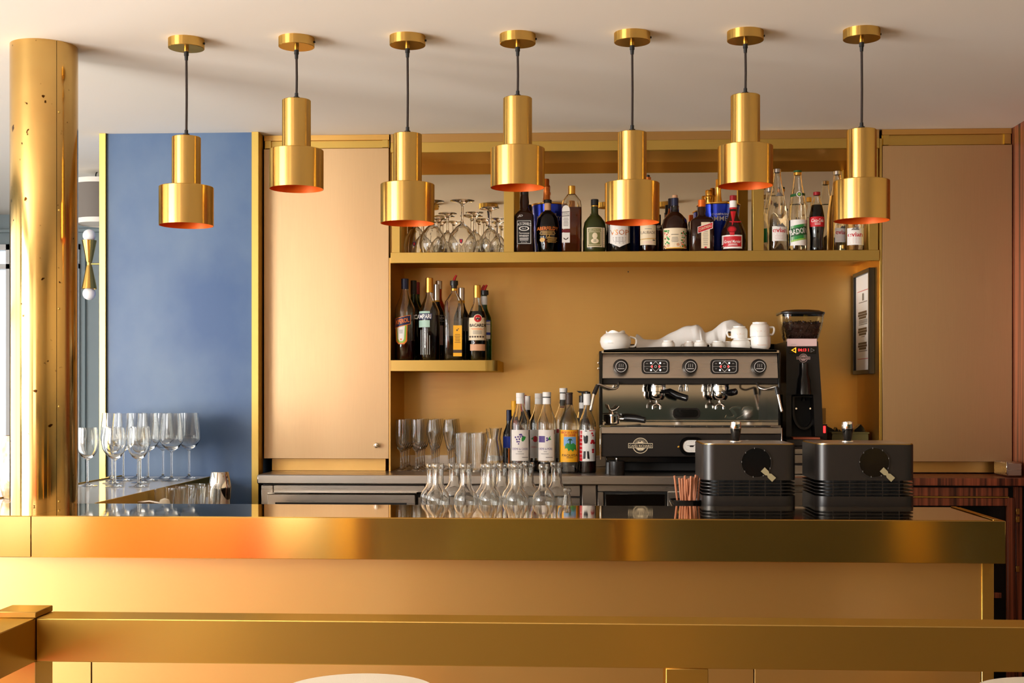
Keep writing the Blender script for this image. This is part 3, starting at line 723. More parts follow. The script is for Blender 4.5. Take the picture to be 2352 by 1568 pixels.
def bottle(label, px, Y, zb, top, w, shape, glass, liq=None, caps=(), deco=(), sq=0, cap_top=None, group=None, rz=0.0, yscale=1.0, name='bottle', pour=False, ttop=None):
    """px, top, w in pixels; caps: (material, py top, py bottom, width px); deco: label pieces in pixels; pour: py of pourer collar"""
    p = W(px, 900, Y); m = mpp(px, Y); R = w * m / 2
    zt = W(px, ttop or top, Y).z; H = zt - zb
    mf = mpp(px, Y - R)
    Z = lambda py: W(px, py, Y - R).z - zb
    Zc = lambda py: W(px, py, Y).z - zb
    t = thing(name, label, 'bottle', (p.x, Y, zb), group, rz)
    prof = [(r * R, z * H) for r, z in SH[shape]]
    if caps or pour:
        rn = min([c[3] for c in caps] or [14]) * m / 2 * 0.93; rl0 = prof[-1][0]
        prof = [(r if r > .75 * R else rn + (r - rl0) * (.75 * R - rn) / (.75 * R - rl0), z) for r, z in prof]
    sqf = (lambda r, z: 7 if r > 0.62 * R else 2) if sq else None
    gt = min(0.0028, 0.09 * R)
    if 'glass' in glass and MATS[glass].node_tree.nodes.get('Principled BSDF') and MATS[glass].node_tree.nodes['Principled BSDF'].inputs['Transmission Weight'].default_value > 0.5:
        inner = [(max(r - gt, 0.002), max(z, 0.004)) for r, z in prof]
        vf = lathe([(0, 0)] + prof + inner[::-1] + [(0, 0.004)], 36, sqf)
    else:
        vf = lathe([(0, 0)] + prof + [(0, prof[-1][1])], 36, sqf)
    body = part('glass_body', vf, glass, t, ang=50)
    if liq:
        lm, lev = liq; zl = Zc(lev)
        lp = [(max(r - gt * 0.7, 0.001), max(z, 0.003)) for r, z in prof if z < zl]
        lp.append((max(rad_at(prof, zl) - gt * 0.7, 0.001), zl))
        part('liquid', lathe([(0, 0.003)] + lp + [(0, zl)], 36, sqf), lm, t, ang=50)
    for c in caps:
        cm, c0, c1, cw = c[:4]; r = cw * m / 2; a, b = Zc(c1), Zc(c0); cn = c[4] if len(c) > 4 else 'cap'
        part(cn, lathe([(r * 0.9, a), (r, a + 0.0005), (r, b - 0.0012), (r - 0.0012, b), (0, b)], 28), cm, t)
    if pour:
        zp = Zc(pour); r = 9 * m
        part('pourer_collar', lathe([(r * .5, zp - 0.02), (r * .5, zp - 0.006), (r, zp - 0.006), (r * 1.05, zp), (r, zp + 0.012), (0, zp + 0.013)], 24), 'black_plastic', t)
        part('pourer_spout', tube([(0, 0, zp + 0.01), (0.002, 0, zp + 0.02), (0.009, 0, zp + 0.034)], [0.0058, 0.0052, 0.004], 12), 'pour_red', t)
    last = t; n = 0
    for d in deco:
        k, ink = d[0], d[1]; n += 1
        if k == 'l':                              # label: top, bottom, from dx, to dx
            g = grid2d(d[5] - d[4], d[2] - d[3], 14, ((d[4] + d[5]) / 2, (d[2] + d[3]) / 2), 6 if abs(d[2] - d[3]) > 12 else 1)
        elif k == 't':                            # text: string, py, height, width, dx, (angle, shear, bold)
            e = d[7] if len(d) > 7 else {}
            tv, tf = text2d(d[2], d[5], d[4], e.get('bold', 0.0), e.get('shear', 0.0))
            ca, sa = cos(e.get('ang', 0)), sin(e.get('ang', 0)); arc = e.get('arc', 0)
            g = ([(x * ca - y * sa + d[6], d[3] - (x * sa + y * ca) + arc * x * x) for x, y in tv], tf)
        elif k == 'c':                            # disc: dx, py, r, ry
            g = shape2d([(x, y) for x, y in circ(d[4], 18, d[5] if len(d) > 5 else None, (d[2], d[3]))])
        elif k == 'p': g = shape2d(d[2])          # polygon
        elif k == 'r':                            # printed lines: py, rows, width, dx, pitch
            g = ([], [])
            rd = random.Random(int(px) + n)
            for i in range(d[3]):
                ww = d[4] * (0.75 + 0.25 * rd.random()); g = join(g, grid2d(ww, 1.1, 4, (d[5], d[2] + i * d[6])))
        elif k == 'o':                            # outline rectangle: top, bottom, dx0, dx1
            a, b, x0, x1 = d[2:6]; g = join(grid2d(x1 - x0, .9, 10, ((x0 + x1) / 2, a)), grid2d(x1 - x0, .9, 10, ((x0 + x1) / 2, b)), grid2d(.9, b - a, 1, (x0, (a + b) / 2)), grid2d(.9, b - a, 1, (x1, (a + b) / 2)))
        elif k == 's':                            # scattered spots: list (dx, py, r)
            g = ([], [])
            for sx_, sy_, sr in d[2]: g = join(g, shape2d(circ(sr, 8, None, (sx_, sy_))))
        if not sq and k in 'pcs': g = strips(g)
        off = 0.0004 + 0.00016 * n; V = []
        for u, v in g[0]:
            z = Z(v); x = u * mf; rr = R if sq else rad_at(prof, z)
            V.append((x, (-rr if sq else -sqrt(max(rr * rr - x * x, 1e-8))) - off, z))
        nm = {'l': 'label', 't': 'lettering', 'r': 'small_print'}.get(k, 'emblem')
        o = part(nm, (V, g[1]), ink, last if k != 'l' else t, False)
        if k == 'l': last = o
    return t
WH, BK, GD, NV, RD = 'ink_white', 'ink_black', 'ink_gold', 'ink_navy', 'ink_red'
U = 5.012; UB = 5.125
# ---- long shelf, middle bay
bottle('square black-labelled whiskey bottle beside the shelf upright', 1204.5, U, ZS, 436, 44, 'square', 'glass_brown', None, [('black_plastic', 436, 479, 19, 'neck_wrap')],
  [('l', BK, 504, 561, -17, 17), ('o', WH, 507, 559, -15.5, 15.5), ('t', WH, "JACK DANIEL'S", 514, 9, 33, 0, dict(bold=.01, arc=.012)), ('c', WH, 0, 524.5, 12, 5.5), ('c', BK, 0, 524.5, 9, 4), ('t', WH, 'No.7', 524.5, 3.6, 9, 0),
   ('t', WH, 'Tennessee', 535, 4.2, 24, 0, dict(shear=.3)), ('t', WH, 'WHISKEY', 541.5, 4.4, 23, 0, dict(bold=.02)), ('r', WH, 546.5, 3, 24, 0, 2.6), ('t', WH, '40% vol. 70cl', 556, 2.4, 14, 0), ('t', WH, 'JD', 496, 6, 12, -9, dict(shear=.4))], sq=1)
bottle('dark bell-shaped whisky bottle with gold lettering and black stopper', 1258, U, ZS, 459, 53, 'bell', 'glass_smoke', ('liq_brown', 520), [('black_gloss', 459, 466.5, 19, 'stopper'), ('wood_cork', 466.5, 488, 15.5, 'neck_label')],
  [('t', 'ink_orange', 'ABERFELDY', 524, 8, 49, 0, dict(bold=.01)), ('r', GD, 530.5, 4, 42, 0, 2.6), ('t', GD, '12', 541, 6, 9, 2), ('c', GD, -12, 550, 6, 5), ('r', GD, 545, 5, 24, 10, 2.6)])
bottle('clear whiskey bottle with white arched label and gold cap, two-thirds full', 1313, U, ZS, 427, 46, 'flask', 'glass_bottle', ('liq_whisky', 478), [('foil_gold', 427, 447, 16.5)],
  [('p', WH, [(-22, 525)] + [(-13 + 9 * cos(a), 482 - 11 * sin(a)) for a in [pi - i * pi / 8 for i in range(9)]] + [(-4, 525)]), ('l', WH, 534, 557, -22, -4), ('p', 'ink_grey', [(-22, 486), (-5, 485), (-5, 487), (-22, 488)]), ('t', BK, 'BUSHMILLS', 491, 3.4, 16, -13), ('p', 'ink_grey', [(-22, 495), (-5, 494), (-5, 496), (-22, 497)]),
   ('r', 'ink_grey', 501, 6, 13, -13, 3.4), ('l', 'ink_darkred', 527, 533, -22, -4), ('p', 'ink_brown', [(-19, 545), (-13, 549), (-7, 544), (-8, 548), (-13, 551), (-18, 549)])], sq=1)
bottle('squat matt olive rum bottle with portrait label', 1366, U, ZS, 458, 53, 'squat', 'glass_olive', None, [('black_matte', 458, 472, 17.5), ('foil_gold', 472, 475, 18, 'neck_band')],
  [('l', 'ink_cream', 522, 567, -18, 17), ('l', 'ink_olive', 524, 565, -16, 15), ('t', 'ink_cream', 'DIPLOMATICO', 528, 3.6, 29, 0), ('o', 'ink_cream', 532, 562, -14, 13), ('c', 'ink_cream', 0, 541, 6, 7), ('c', 'ink_cream', 0, 553, 9, 6), ('r', 'ink_darkgreen', 551, 2, 8, 0, 3), ('l', 'ink_cream', 522, 567, 18, 23), ('r', GD, 526, 9, 3.4, 20.5, 4.2)])
bottle('dark cognac bottle with white pointed shield label behind a lamp', 1422, U, ZS, 446, 51, 'wine', 'glass_black', None, [('foil_copper', 446, 474, 19)],
  [('p', WH, [(-24, 515), (-12, 513), (0, 512), (12, 513), (24, 515), (24, 556), (12, 562), (0, 567.5), (-12, 562), (-24, 556)]), ('t', 'foil_copper', 'VSOP', 533, 12, 43, 0), ('r', 'ink_grey', 545, 5, 36, 0, 3.2)])
bottle('slim navy blue bottle behind the shield-labelled cognac', 1456, UB - .02, ZS, 470, 30, 'slim', 'glass_blue', None, [('cap_navy', 470, 492, 13)])
bottle('tall amber brandy bottle with black-tipped copper neck and cream label', 1488, U + .004, ZS, 402, 41, 'wine', 'glass_amber', ('liq_amber', 470), [('foil_copper', 407, 445, 14.5, 'neck_foil'), ('black_plastic', 402, 408, 9.5)],
  [('l', 'ink_cream', 516, 562, -18, 18), ('t', 'ink_brown', 'LAUBADE', 533.5, 6.5, 33, 0), ('r', 'ink_grey', 525, 1, 20, 0, 3), ('p', GD, [(-18, 548), (18, 546), (18, 548), (-18, 550)]), ('p', BK, [(10, 550), (16, 550), (16, 552), (10, 552)]), ('r', 'ink_pink', 555, 2, 28, 0, 3)])
rd = random.Random(4)
spots = lambda n, x0, x1, y0, y1, r: [(rd.uniform(x0, x1), rd.uniform(y0, y1), rd.uniform(.6, 1) * r) for _ in range(n)]
bottle('round brown liqueur bottle with botanical printed label and navy neck wrap', 1550, U, ZS, 448, 59, 'squat', 'glass_brown', None, [('wood_cork', 448, 457, 13, 'cork'), ('cap_navy', 455, 473, 17, 'neck_wrap'), ('glass_clear', 473, 493, 19.5, 'neck_ring')],
  [('l', 'ink_cream', 523, 570, -27, 26), ('s', 'ink_green', spots(16, -26, -15, 526, 566, 2.4) + spots(16, 13, 25, 526, 566, 2.4)), ('s', RD, spots(7, -25, -14, 530, 560, 1.5) + spots(9, 12, 24, 526, 560, 1.5)), ('s', 'ink_orange', spots(8, 10, 24, 548, 568, 2)), ('s', 'ink_peach', [(-17, 563, 3.6), (5, 561, 3.6), (-24, 566, 2.4)]),
   ('t', BK, 'GENTIANE', 540, 4.2, 22, -2, dict(arc=.02, bold=.02)) if False else ('r', BK, 538, 1, 20, -2, 3), ('r', 'ink_grey', 545, 4, 18, -2, 3.2), ('p', 'ink_yellow', [(-22, 568), (20, 568), (20, 570), (-22, 570)])])
bottle('amber spirit bottle with navy cap standing behind the botanical bottle', 1541, UB, ZS, 456, 34, 'wine', 'glass_amber', ('liq_whisky', 495), [('cap_navy', 456, 479, 13)])
bottle('small black-capped bottle behind the amber brandy', 1511, UB, ZS, 493, 27, 'wine', 'glass_amber', ('liq_amber', 530), [('black_plastic', 493, 516, 14)], [('l', WH, 517, 528, -12, 12)])
bottle('square brown orange-liqueur bottle with orange cap and slanting red banner', 1612, U - .012, ZS, 459, 53, 'square', 'glass_brown', None, [('cap_orange', 459, 480, 17.5), ('foil_gold', 480, 484, 18, 'neck_band'), ('ink_darkred', 484, 494, 14, 'neck_label')],
  [('l', 'ink_cream', 510, 570, -4, 16), ('r', 'ink_grey', 531, 8, 13, 6, 4.4), ('p', WH, [(-12, 521), (23, 509.5), (22.5, 524.5), (-12, 536)]), ('p', RD, [(-11, 522), (22, 511), (21.5, 523.5), (-11, 534.5)]), ('t', 'ink_cream', 'COINTREAU', 522.5, 6, 30, 5, dict(ang=.33, bold=.01)), ('c', RD, 6, 568, 3, 2)], sq=1)
gm = bottle('ribbon-tied dark cognac liqueur bottle with red and white label', 1684, U - .004, ZS, 449, 57, 'cognac', 'glass_brown', None, [('cap_red', 449, 461, 16.5), ('paper_white', 461, 477, 17, 'neck_label'), ('ink_red', 477, 481, 17.5, 'neck_band')],
  [('p', RD, [(-7, 482), (6, 482), (-1, 509), (-4, 509)]), ('l', WH, 539, 570, -27, 18), ('l', RD, 542, 566, -25, 16), ('t', WH, 'Grand Marnier', 554, 7, 37, -4, dict(shear=.15, bold=.01)), ('r', WH, 560, 2, 22, -4, 2.6), ('c', 'cap_red', -6, 526, 10, 8), ('c', RD, -6, 526, 7, 5.5), ('p', RD, [(-12, 533), (0, 533), (-1, 540), (-10, 540)])])
mg = mpp(1684, 5.0)
bz = W(1684, 510, 4.985).z - ZS
part('ribbon_bow', join(tube([(-10 * mg, -.026, bz + .002), (-3 * mg, -.03, bz), (0, -.031, bz)], [.0016, .003, .003], 8), tube([(0, -.031, bz), (8 * mg, -.03, bz), (16 * mg, -.026, bz + .001)], [.003, .003, .0016], 8), tube([(-3 * mg, -.031, bz), (-5 * mg, -.036, bz - .02)], [.003, .002], 8)), 'ink_red', gm)
def bucket(label, px, Y, top, w, txt):
    p = W(px, 900, Y); m = mpp(px, Y); R = w * m / 2; H = W(px, top, Y).z - ZS
    t = thing('champagne_bucket', label, 'ice bucket', (p.x, Y, ZS), 'blue champagne buckets on the long shelf')
    part('pail', lathe([(0, 0), (R * .78, 0), (R * .80, .004), (R * .97, H - .006), (R * .97 - .002, H - .006), (R * .78, .006), (0, .006)], 56), 'bucket_blue', t)
    part('rim', lathe([(R * .95, H - .008), (R, H - .004), (R * 1.0, H), (R * .95, H), (R * .95, H - .008)], 56), 'foil_gold', t)
    for s, py, h, ww in txt:
        zz = W(px, py, Y - R).z - ZS; tv = text2d(s, ww * m, h * m, .004)
        rr = R * (.80 + .17 * zz / H) + .0012
        part('lettering', on_cyl(tv, rr, zz), 'ink_silver', t, False)
    return t, R, H
bucket('blue champagne bucket standing behind the gold-lettered whisky', 1262, 5.135, 470, 82, [('CHAMPAGNE', 491, 4.5, 34), ('POMMERY', 500, 10, 60)])
bucket('large blue champagne bucket holding gold-necked bottles behind the orange-capped liqueur', 1650, 5.122, 471, 100, [('CHAMPAGNE', 491, 5, 40), ('POMMERY', 501, 11, 74)])
def neck_bottle(label, px, Y, top, w, mat, wide, group=None, zoff=0.03):
    p = W(px, 900, Y); m = mpp(px, Y); H = W(px, top, Y).z - ZS - zoff; r = w * m / 2
    t = thing('champagne_bottle', label, 'bottle', (p.x, Y, ZS + zoff), group)
    part('glass_body', lathe([(0, 0), (.024, 0), (.026, .01), (.026, .09), (.024, .11), (r * 1.1, H * .66), (r * .95, H * .7), (0, H * .7)], 32), 'glass_black', t)
    part('foil', lathe([(r * wide, H * .58), (r * 1.12, H * .76), (r * 1.02, H * .86), (r * 1.2, H * .875), (r * 1.2, H * .90), (r, H * .915), (r * 1.05, H * .985), (r * .9, H), (0, H)], 28), mat, t)
    return t
neck_bottle('champagne bottle with copper foil neck in the smaller blue bucket', 1255, 5.135, 411, 13, 'foil_copper', 1.7, zoff=.008)
neck_bottle('champagne bottle with tall gold foil neck in the large blue bucket', 1650, 5.105, 412, 12, 'foil_gold', 2.0, zoff=.008)
neck_bottle('champagne bottle with stubby gold foil top in the large blue bucket', 1628, 5.14, 437, 16, 'foil_gold', 1.5, zoff=.008)
# ---- long shelf, water bay
bottle('tall mineral water bottle with white label between upright and green-labelled bottle', 1785, U, ZS, 388, 45, 'water', 'glass_bottle', ('water', 450), [('foil_silver', 388, 397, 17.5)],
  [('l', WH, 519, 553, -14, 22), ('t', RD, 'evian', 528, 11, 34, 4, dict(bold=.02)), ('r', 'ink_pink', 537, 4, 30, 4, 3.6), ('p', 'ink_grey', [(-4, 520), (1, 513), (4, 516), (8, 511), (14, 517), (18, 520)]), ('p', 'ink_grey', [(-6, 449), (0, 441), (3, 444), (6, 440), (11, 449)])])
bottle('mineral water bottle with green label half hidden behind the tall white-labelled one', 1768, UB, ZS, 432, 40, 'water', 'glass_bottle', ('water', 480), [('foil_silver', 432, 441, 16)], [('l', 'ink_green', 524, 556, -18, 18)])
bottle('mineral water bottle with slanting green banner and green cap', 1832, U, ZS, 392, 43, 'water', 'glass_bottle', ('water', 470), [('ink_darkgreen', 392, 396, 18.5), ('foil_gold', 396, 403, 18, 'neck_foil')],
  [('l', WH, 504, 563, -21, 21), ('p', 'ink_green', [(-21, 519), (21, 511.5), (21, 544), (-21, 552)]), ('p', 'ink_lime', [(-21, 552), (21, 544), (21, 548), (-21, 556)]), ('p', 'ink_darkgreen', [(-21, 525), (21, 517.5), (21, 537), (-21, 544)]), ('t', WH, 'BADOIT', 530.5, 13, 40, 0, dict(ang=.18, bold=.02)), ('p', 'ink_darkgreen', [(-17, 444), (17, 441), (17, 447), (-17, 450)]), ('c', WH, 1, 445, 6.5), ('c', 'ink_darkgreen', 1, 445, 5), ('c', 'ink_lime', 1, 445, 3.2)])
bottle('small clear bottle with gold cap behind the red-labelled cola', 1858, UB - .01, ZS, 453, 24, 'water', 'glass_bottle', ('water', 500), [('foil_gold', 453, 464, 12)])
bottle('small contoured cola bottle with red label and red cap', 1876, U - .006, ZS, 441, 35.5, 'cola', 'glass_bottle', ('liq_cola', 471), [('cap_red', 441, 449, 16.5)], [('l', RD, 497, 520, -17, 17), ('t', WH, 'Coca-Cola', 505.5, 8, 27, -1, dict(shear=.25, bold=.01)), ('r', WH, 512, 2, 14, -1, 3)])
bottle('tall mineral water bottle with white label standing behind the smaller one', 1923, UB - .03, ZS, 393, 47, 'water', 'glass_bottle', ('water', 450), [('foil_silver', 393, 402, 17.5)], [('l', WH, 523, 556, -9, 20), ('t', RD, 'evian', 533, 10.5, 28, 6, dict(bold=.02)), ('r', 'ink_pink', 542, 4, 25, 6, 3.4), ('p', 'ink_grey', [(2, 524), (7, 517), (10, 520), (13, 516), (18, 524)])])
bottle('short mineral water bottle with white label under the last lamp', 1963, U, ZS, 440, 42, 'water', 'glass_bottle', ('water', 490), [('foil_silver', 440, 449, 16)], [('l', WH, 523, 562, -19, 18), ('t', RD, 'evian', 538, 10.5, 33, -2, dict(bold=.02)), ('r', 'ink_pink', 547, 4, 29, -1, 3.4), ('p', 'ink_grey', [(-12, 528), (-7, 522), (-3, 525), (1, 520), (7, 528)])])
# ---- short shelf
V1 = 5.02
bottle('orange aperitif bottle with slanting navy banner label and navy cap', 930, V1, ZS2, 640, 46, 'syrup', 'glass_bottle', ('liq_red', 782), [('cap_navy', 640, 664, 17)],
  [('p', 'ink_orange', [(-21, 752), (9, 744), (8, 783), (2, 790), (-12, 790), (-18, 784)]), ('p', 'ink_lime', [(-19, 752), (7, 746), (5, 781), (0, 787), (-10, 787), (-16, 782)]), ('p', WH, [(-15, 752), (3, 748), (1, 778), (-2, 783), (-9, 783), (-13, 778)]), ('s', 'ink_orange', [(-6, 779, 2.2)]), ('r', 'ink_grey', 758, 3, 9, -6, 3), ('p', 'ink_orange', [(-23, 731), (16, 722.5), (15.5, 744), (-22, 754)]), ('p', NV, [(-22, 732), (15, 724), (14.5, 743), (-21.5, 752)]), ('t', 'ink_orange', 'APEROL', 737, 10.5, 33, -4, dict(ang=.2, bold=.025))])
bottle('green glass bottle with dark cap behind the orange aperitif', 950, 5.13, ZS2, 644, 36, 'wine', 'glass_green', ('liq_dark', 735), [('black_plastic', 644, 676, 14)])
bottle('green bottle with dark red capsule at the back of the short shelf', 958, 5.22, ZS2, 648, 36, 'wine', 'glass_green', None, [('cap_red', 648, 676, 13)])
bottle('dark red bitter bottle with pale bands and white vertical ribs', 986, V1, ZS2, 638, 48, 'slim', 'glass_bottle', ('liq_campari', 724), [('foil_gold', 638, 672, 17.5)],
  [('l', 'ink_teal', 714, 719, -23, 4), ('l', NV, 719, 733, -23, 9), ('t', WH, 'CAMPARI', 726, 10.5, 42, -14, dict(bold=.02)), ('l', 'ink_teal', 735, 751, -23, 4)] + [('p', 'ink_silver', [(x, y), (x + 1.1, y), (x + 1.1, 814), (x, 814)]) for x, y in ((-18, 757), (-14, 757), (-10, 758), (-6, 761), (-2, 765), (3, 770))])
bottle('amber bottle with silver capsule at the back beside the ribbed bitter', 1008, 5.21, ZS2, 645, 44, 'wine', 'glass_amber', ('liq_amber', 715), [('foil_silver', 645, 664, 15)])
bottle('dark bottle with silver neck foil and pink label between bitter and square bottle', 1003, 5.115, ZS2, 653, 38, 'wine', 'glass_black', None, [('foil_silver', 653, 690, 14), ('ink_yellow', 690, 693, 14.5, 'neck_band')], [('l', 'ink_silver', 723, 724.5, -18, 18), ('t', WH, 'RICARD', 730, 6, 30, 2, dict(bold=.02)), ('l', 'ink_silver', 736, 737.5, -18, 18), ('l', 'ink_pink', 747, 792, -17, 16)])
bottle('square clear bottle with red pourer, amber paper label and brown spirit', 1043, V1, ZS2, 652, 43, 'flask', 'glass_bottle', ('liq_brown', 772), [('black_plastic', 652, 662, 13.5, 'neck_ring'), ('foil_gold', 662, 668, 13, 'neck_band')], [('l', 'ink_yellow', 747, 818, 0, 20), ('s', 'ink_brown', [(9, 758, 2), (12, 755, 1.3)]), ('r', 'ink_brown', 768, 6, 14, 10, 3.6), ('l', 'ink_brown', 803, 810, 0, 20)], sq=1, pour=652)
bottle('dark liqueur bottle with silver neck and yellow band beside the square bottle', 1060, 5.12, ZS2, 661, 36, 'wine', 'glass_black', None, [('foil_silver', 661, 690, 14.5), ('ink_yellow', 690, 697, 15, 'neck_band')], [('l', 'ink_grey', 728, 760, 2, 16)])
bottle('gold-capped rum bottle with cream label and red round emblem', 1096, V1, ZS2, 655, 42, 'slim', 'glass_bottle', ('liq_dark', 715), [('foil_gold', 655, 684, 16.5)],
  [('l', 'ink_cream', 729, 781, -20.5, 20), ('c', 'ink_cream', 3, 731, 10), ('c', RD, 3, 731, 8.5), ('p', BK, [(-3, 728), (0, 731), (3, 729), (6, 731), (9, 728), (7, 734), (3, 732.5), (-1, 734)]), ('t', BK, 'BACARDI', 746.5, 7, 36, 2, dict(bold=.025)), ('t', 'foil_copper', 'CARTA ORO', 754, 4.5, 32, 2) if False else ('r', 'ink_orange', 754, 2, 32, 2, 2.2), ('r', 'ink_grey', 760, 3, 24, 2, 3), ('s', 'ink_brown', [(x, 773, 2.2) for x in (-15, -9, -3, 3, 9, 15)]), ('l', 'ink_peach', 790, 805, -15, 19)])
bottle('green bottle with red pourer and blue-edged label beside the rum', 1113, 5.11, ZS2, 672, 34, 'wine', 'glass_green', None, [('ink_white', 680, 700, 13, 'neck_label')], [('l', WH, 735, 778, -4, 14), ('l', 'ink_blue', 735, 745, -4, 14), ('l', 'ink_blue', 763, 769, -4, 14)], pour=674)
bottle('second green bottle with red pourer, behind the rum bottle', 1107, 5.20, ZS2, 672, 34, 'wine', 'glass_green', None, [('ink_white', 680, 700, 13, 'neck_label')], pour=674)
# ---- steel counter: syrups and liqueurs
C1 = 4.935
capw = lambda top, nm='cap': [('ink_white', top, top + 11, 19.5), ('paper_white', top + 11, top + 25, 19, 'neck_label')]
grape = [('s', 'ink_purple', [(-10, 1004, 2.2), (-7, 1009, 2.2), (-4, 1003, 2.2), (-1, 1008, 2.2), (-6, 1014, 2.2), (-2, 1014, 2), (3, 998, 2.6), (6, 1002, 2.4), (0, 998, 2.2), (-3, 1019, 1.8), (1, 1003, 2)]), ('p', 'ink_green', [(4, 1006), (8, 1001), (14, 1003), (12, 1009), (7, 1014), (4, 1012)])]
bottle('blackcurrant liqueur bottle with white label and grape picture', 1195, C1, ZK, 902, 46, 'syrup', 'glass_bottle', ('liq_cassis', 1062), capw(902), [('l', 'paper', 987, 1058, -22.5, 22.5)] + grape + [('t', 'ink_purple', 'CRÈME de CASSIS', 1030, 6, 36, 0), ('r', 'ink_grey', 1037, 1, 10, 0, 3), ('r', 'ink_grey', 1042, 1, 24, 0, 3), ('t', BK, 'FOUGEROLLES', 1050, 2.6, 16, 12) if False else ('r', BK, 1050, 1, 16, 12, 3)])
bottle('blackberry liqueur bottle with white label and berry picture', 1256, C1, ZK, 900, 44, 'syrup', 'glass_bottle', ('liq_dark', 1060), [('ink_white', 900, 911, 19.5), ('black_plastic', 911, 913, 18.5, 'seal_gap'), ('paper_white', 913, 928, 19, 'neck_label')],
  [('l', 'paper', 987, 1058, -21.5, 17), ('s', 'ink_purple', [(-16 + 3.4 * (i % 4), 1003 + 3.6 * (i // 4), 2.3) for i in range(16)] + [(1, 1006, 2.2), (4, 1009, 2.2), (1, 1011, 2.2)]), ('p', 'ink_green', [(4, 1006), (9, 1000), (8, 1006), (11, 1009), (6, 1011)]), ('t', 'ink_purple', 'CRÈME de MÛRE', 1030, 6, 32, -3), ('r', 'ink_grey', 1037, 1, 10, -3, 3), ('r', 'ink_grey', 1042, 1, 22, -4, 3), ('r', BK, 1050, 1, 16, 6, 3)])
bottle('raspberry liqueur bottle with white label standing behind the blackberry one', 1238, 5.04, ZK, 903, 46, 'syrup', 'glass_bottle', ('liq_dark', 1056), capw(903), [('l', 'paper', 987, 1052, -22, 20), ('c', RD, -8, 1008, 6, 7), ('p', 'ink_green', [(-18, 1008), (-13, 1003), (-12, 1010)]), ('t', RD, 'CRÈME de FRAMBOISE', 1026, 5, 36, 0)])
bottle('clear syrup bottle with red and white neck, tallest of the syrups at the back', 1294, 5.05, ZK, 891, 42, 'syrup', 'glass_bottle', ('liq_syrup', 1050), [('ink_white', 891, 901, 18), ('black_plastic', 901, 903, 17, 'seal_gap'), ('paper_white', 903, 932, 16.5, 'neck_label'), ('ink_red', 933, 936, 17, 'neck_band')], [('l', WH, 985, 1052, -20, 20), ('p', RD, [(-16, 985), (-10, 985), (-10, 994), (-16, 994)])])
bottle('cane sugar syrup bottle with bright yellow label and palm picture', 1307, C1, ZK, 901, 46, 'syrup', 'glass_smoke' if False else 'glass_bottle', ('water', 925), [('ink_brown', 901, 905, 17.5), ('ink_brown', 905, 929, 16.5, 'neck_wrap')],
  [('l', 'ink_yellow', 987, 1061, -22.5, 22), ('t', RD, 'SIROP DE SUCRE', 993, 5, 37, 0, dict(bold=.02)), ('t', RD, 'DE CANNE', 999, 5, 26, 2, dict(bold=.02)), ('l', 'ink_sky', 1003, 1024, -12, 16), ('p', 'ink_darkgreen', [(-4, 1012), (0, 1007), (5, 1007), (9, 1012), (4, 1011), (4, 1022), (1, 1022), (1, 1011)]), ('p', 'ink_green', [(-8, 1020), (-3, 1017), (4, 1020), (10, 1017), (16, 1022), (17, 1036), (13, 1031), (9, 1037), (4, 1032), (-1, 1036), (-4, 1029), (-10, 1030)]), ('t', 'ink_brown', 'PAQUITA', 1046, 6.5, 36, 2), ('r', 'ink_brown', 1051, 1, 18, 2, 3)])
bottle('grenadine bottle with white neck, black pourer and waiter figure label', 1349, C1, ZK, 906, 40, 'syrup', 'glass_bottle', ('liq_syrup', 1058), [('ink_white', 904, 930, 18.5, 'neck_wrap'), ('black_plastic', 899, 905, 14)],
  [('l', WH, 987, 1059, -19.5, 18)] + [('p', RD, [(-18, y), (-12, y), (-12, y + 7.5), (-18, y + 7.5)]) for y in (989, 998, 1007, 1016, 1025, 1034, 1043, 1051)] + [('p', BK, [(-9, 999), (-5, 1003), (-2, 999), (1, 1001), (1, 1012), (-1, 1018), (-7, 1018), (-9, 1010)]), ('p', BK, [(-9, 1036), (-4, 1036), (-5, 1053), (-10, 1054)]), ('p', BK, [(-1, 1036), (3, 1036), (5, 1054), (0, 1053)]), ('p', BK, [(-7, 990), (-3, 988), (0, 991), (-3, 990.5)]), ('p', RD, [(4, 988), (17, 988), (17, 989.5), (4, 989.5)]), ('s', RD, [(11, 995, 2.5), (13, 1000, 2), (12, 1013, 4), (15, 1017, 3), (9, 1017, 2.4), (13, 1033, 3), (13, 1038, 2.6)])])
bottle('red syrup bottle with winged black pump at the back beside the espresso machine', 1338, 5.055, ZK, 914, 40, 'syrup', 'glass_bottle', ('liq_syrup', 960), [('black_plastic', 908, 924, 17), ('paper_white', 924, 960, 16, 'neck_label')])
pm = W(1337, 896, 5.055); pump = thing('syrup_pump', 'black winged pump head on the red syrup bottle at the back', 'pump', tuple(W(1338, 909, 5.055)))
mm = mpp(1337, 5.055)
part('stem', lathe([(0, 0), (.005, 0), (.004, .012), (0, .012)], 14), 'black_plastic', pump)
part('wing', prism([(-14 * mm, .02), (-8 * mm, .012), (8 * mm, .012), (14 * mm, .02), (0, .018)], -.008, .008), 'black_plastic', pump)
bottle('slim dark wine bottle with blue capsule and blue label', 1169, 5.03, ZK, 941, 28, 'wine', 'glass_black', None, [('cap_navy', 941, 966, 12)], [('l', 'ink_blue', 1002, 1028, -13, 13), ('l', 'ink_orange', 1029, 1076, -1, 2)])
bottle('bottle with yellow foil neck behind the blackcurrant liqueur', 1181, 5.10, ZK, 920, 34, 'wine', 'glass_amber', ('liq_amber', 990), [('ink_yellow', 920, 965, 13, 'neck_foil')])
bottle('dark bottle with white neck label behind the blackcurrant liqueur', 1212, 5.17, ZK, 909, 36, 'wine', 'glass_black', None, [('ink_white', 909, 941, 12.5, 'neck_label')])
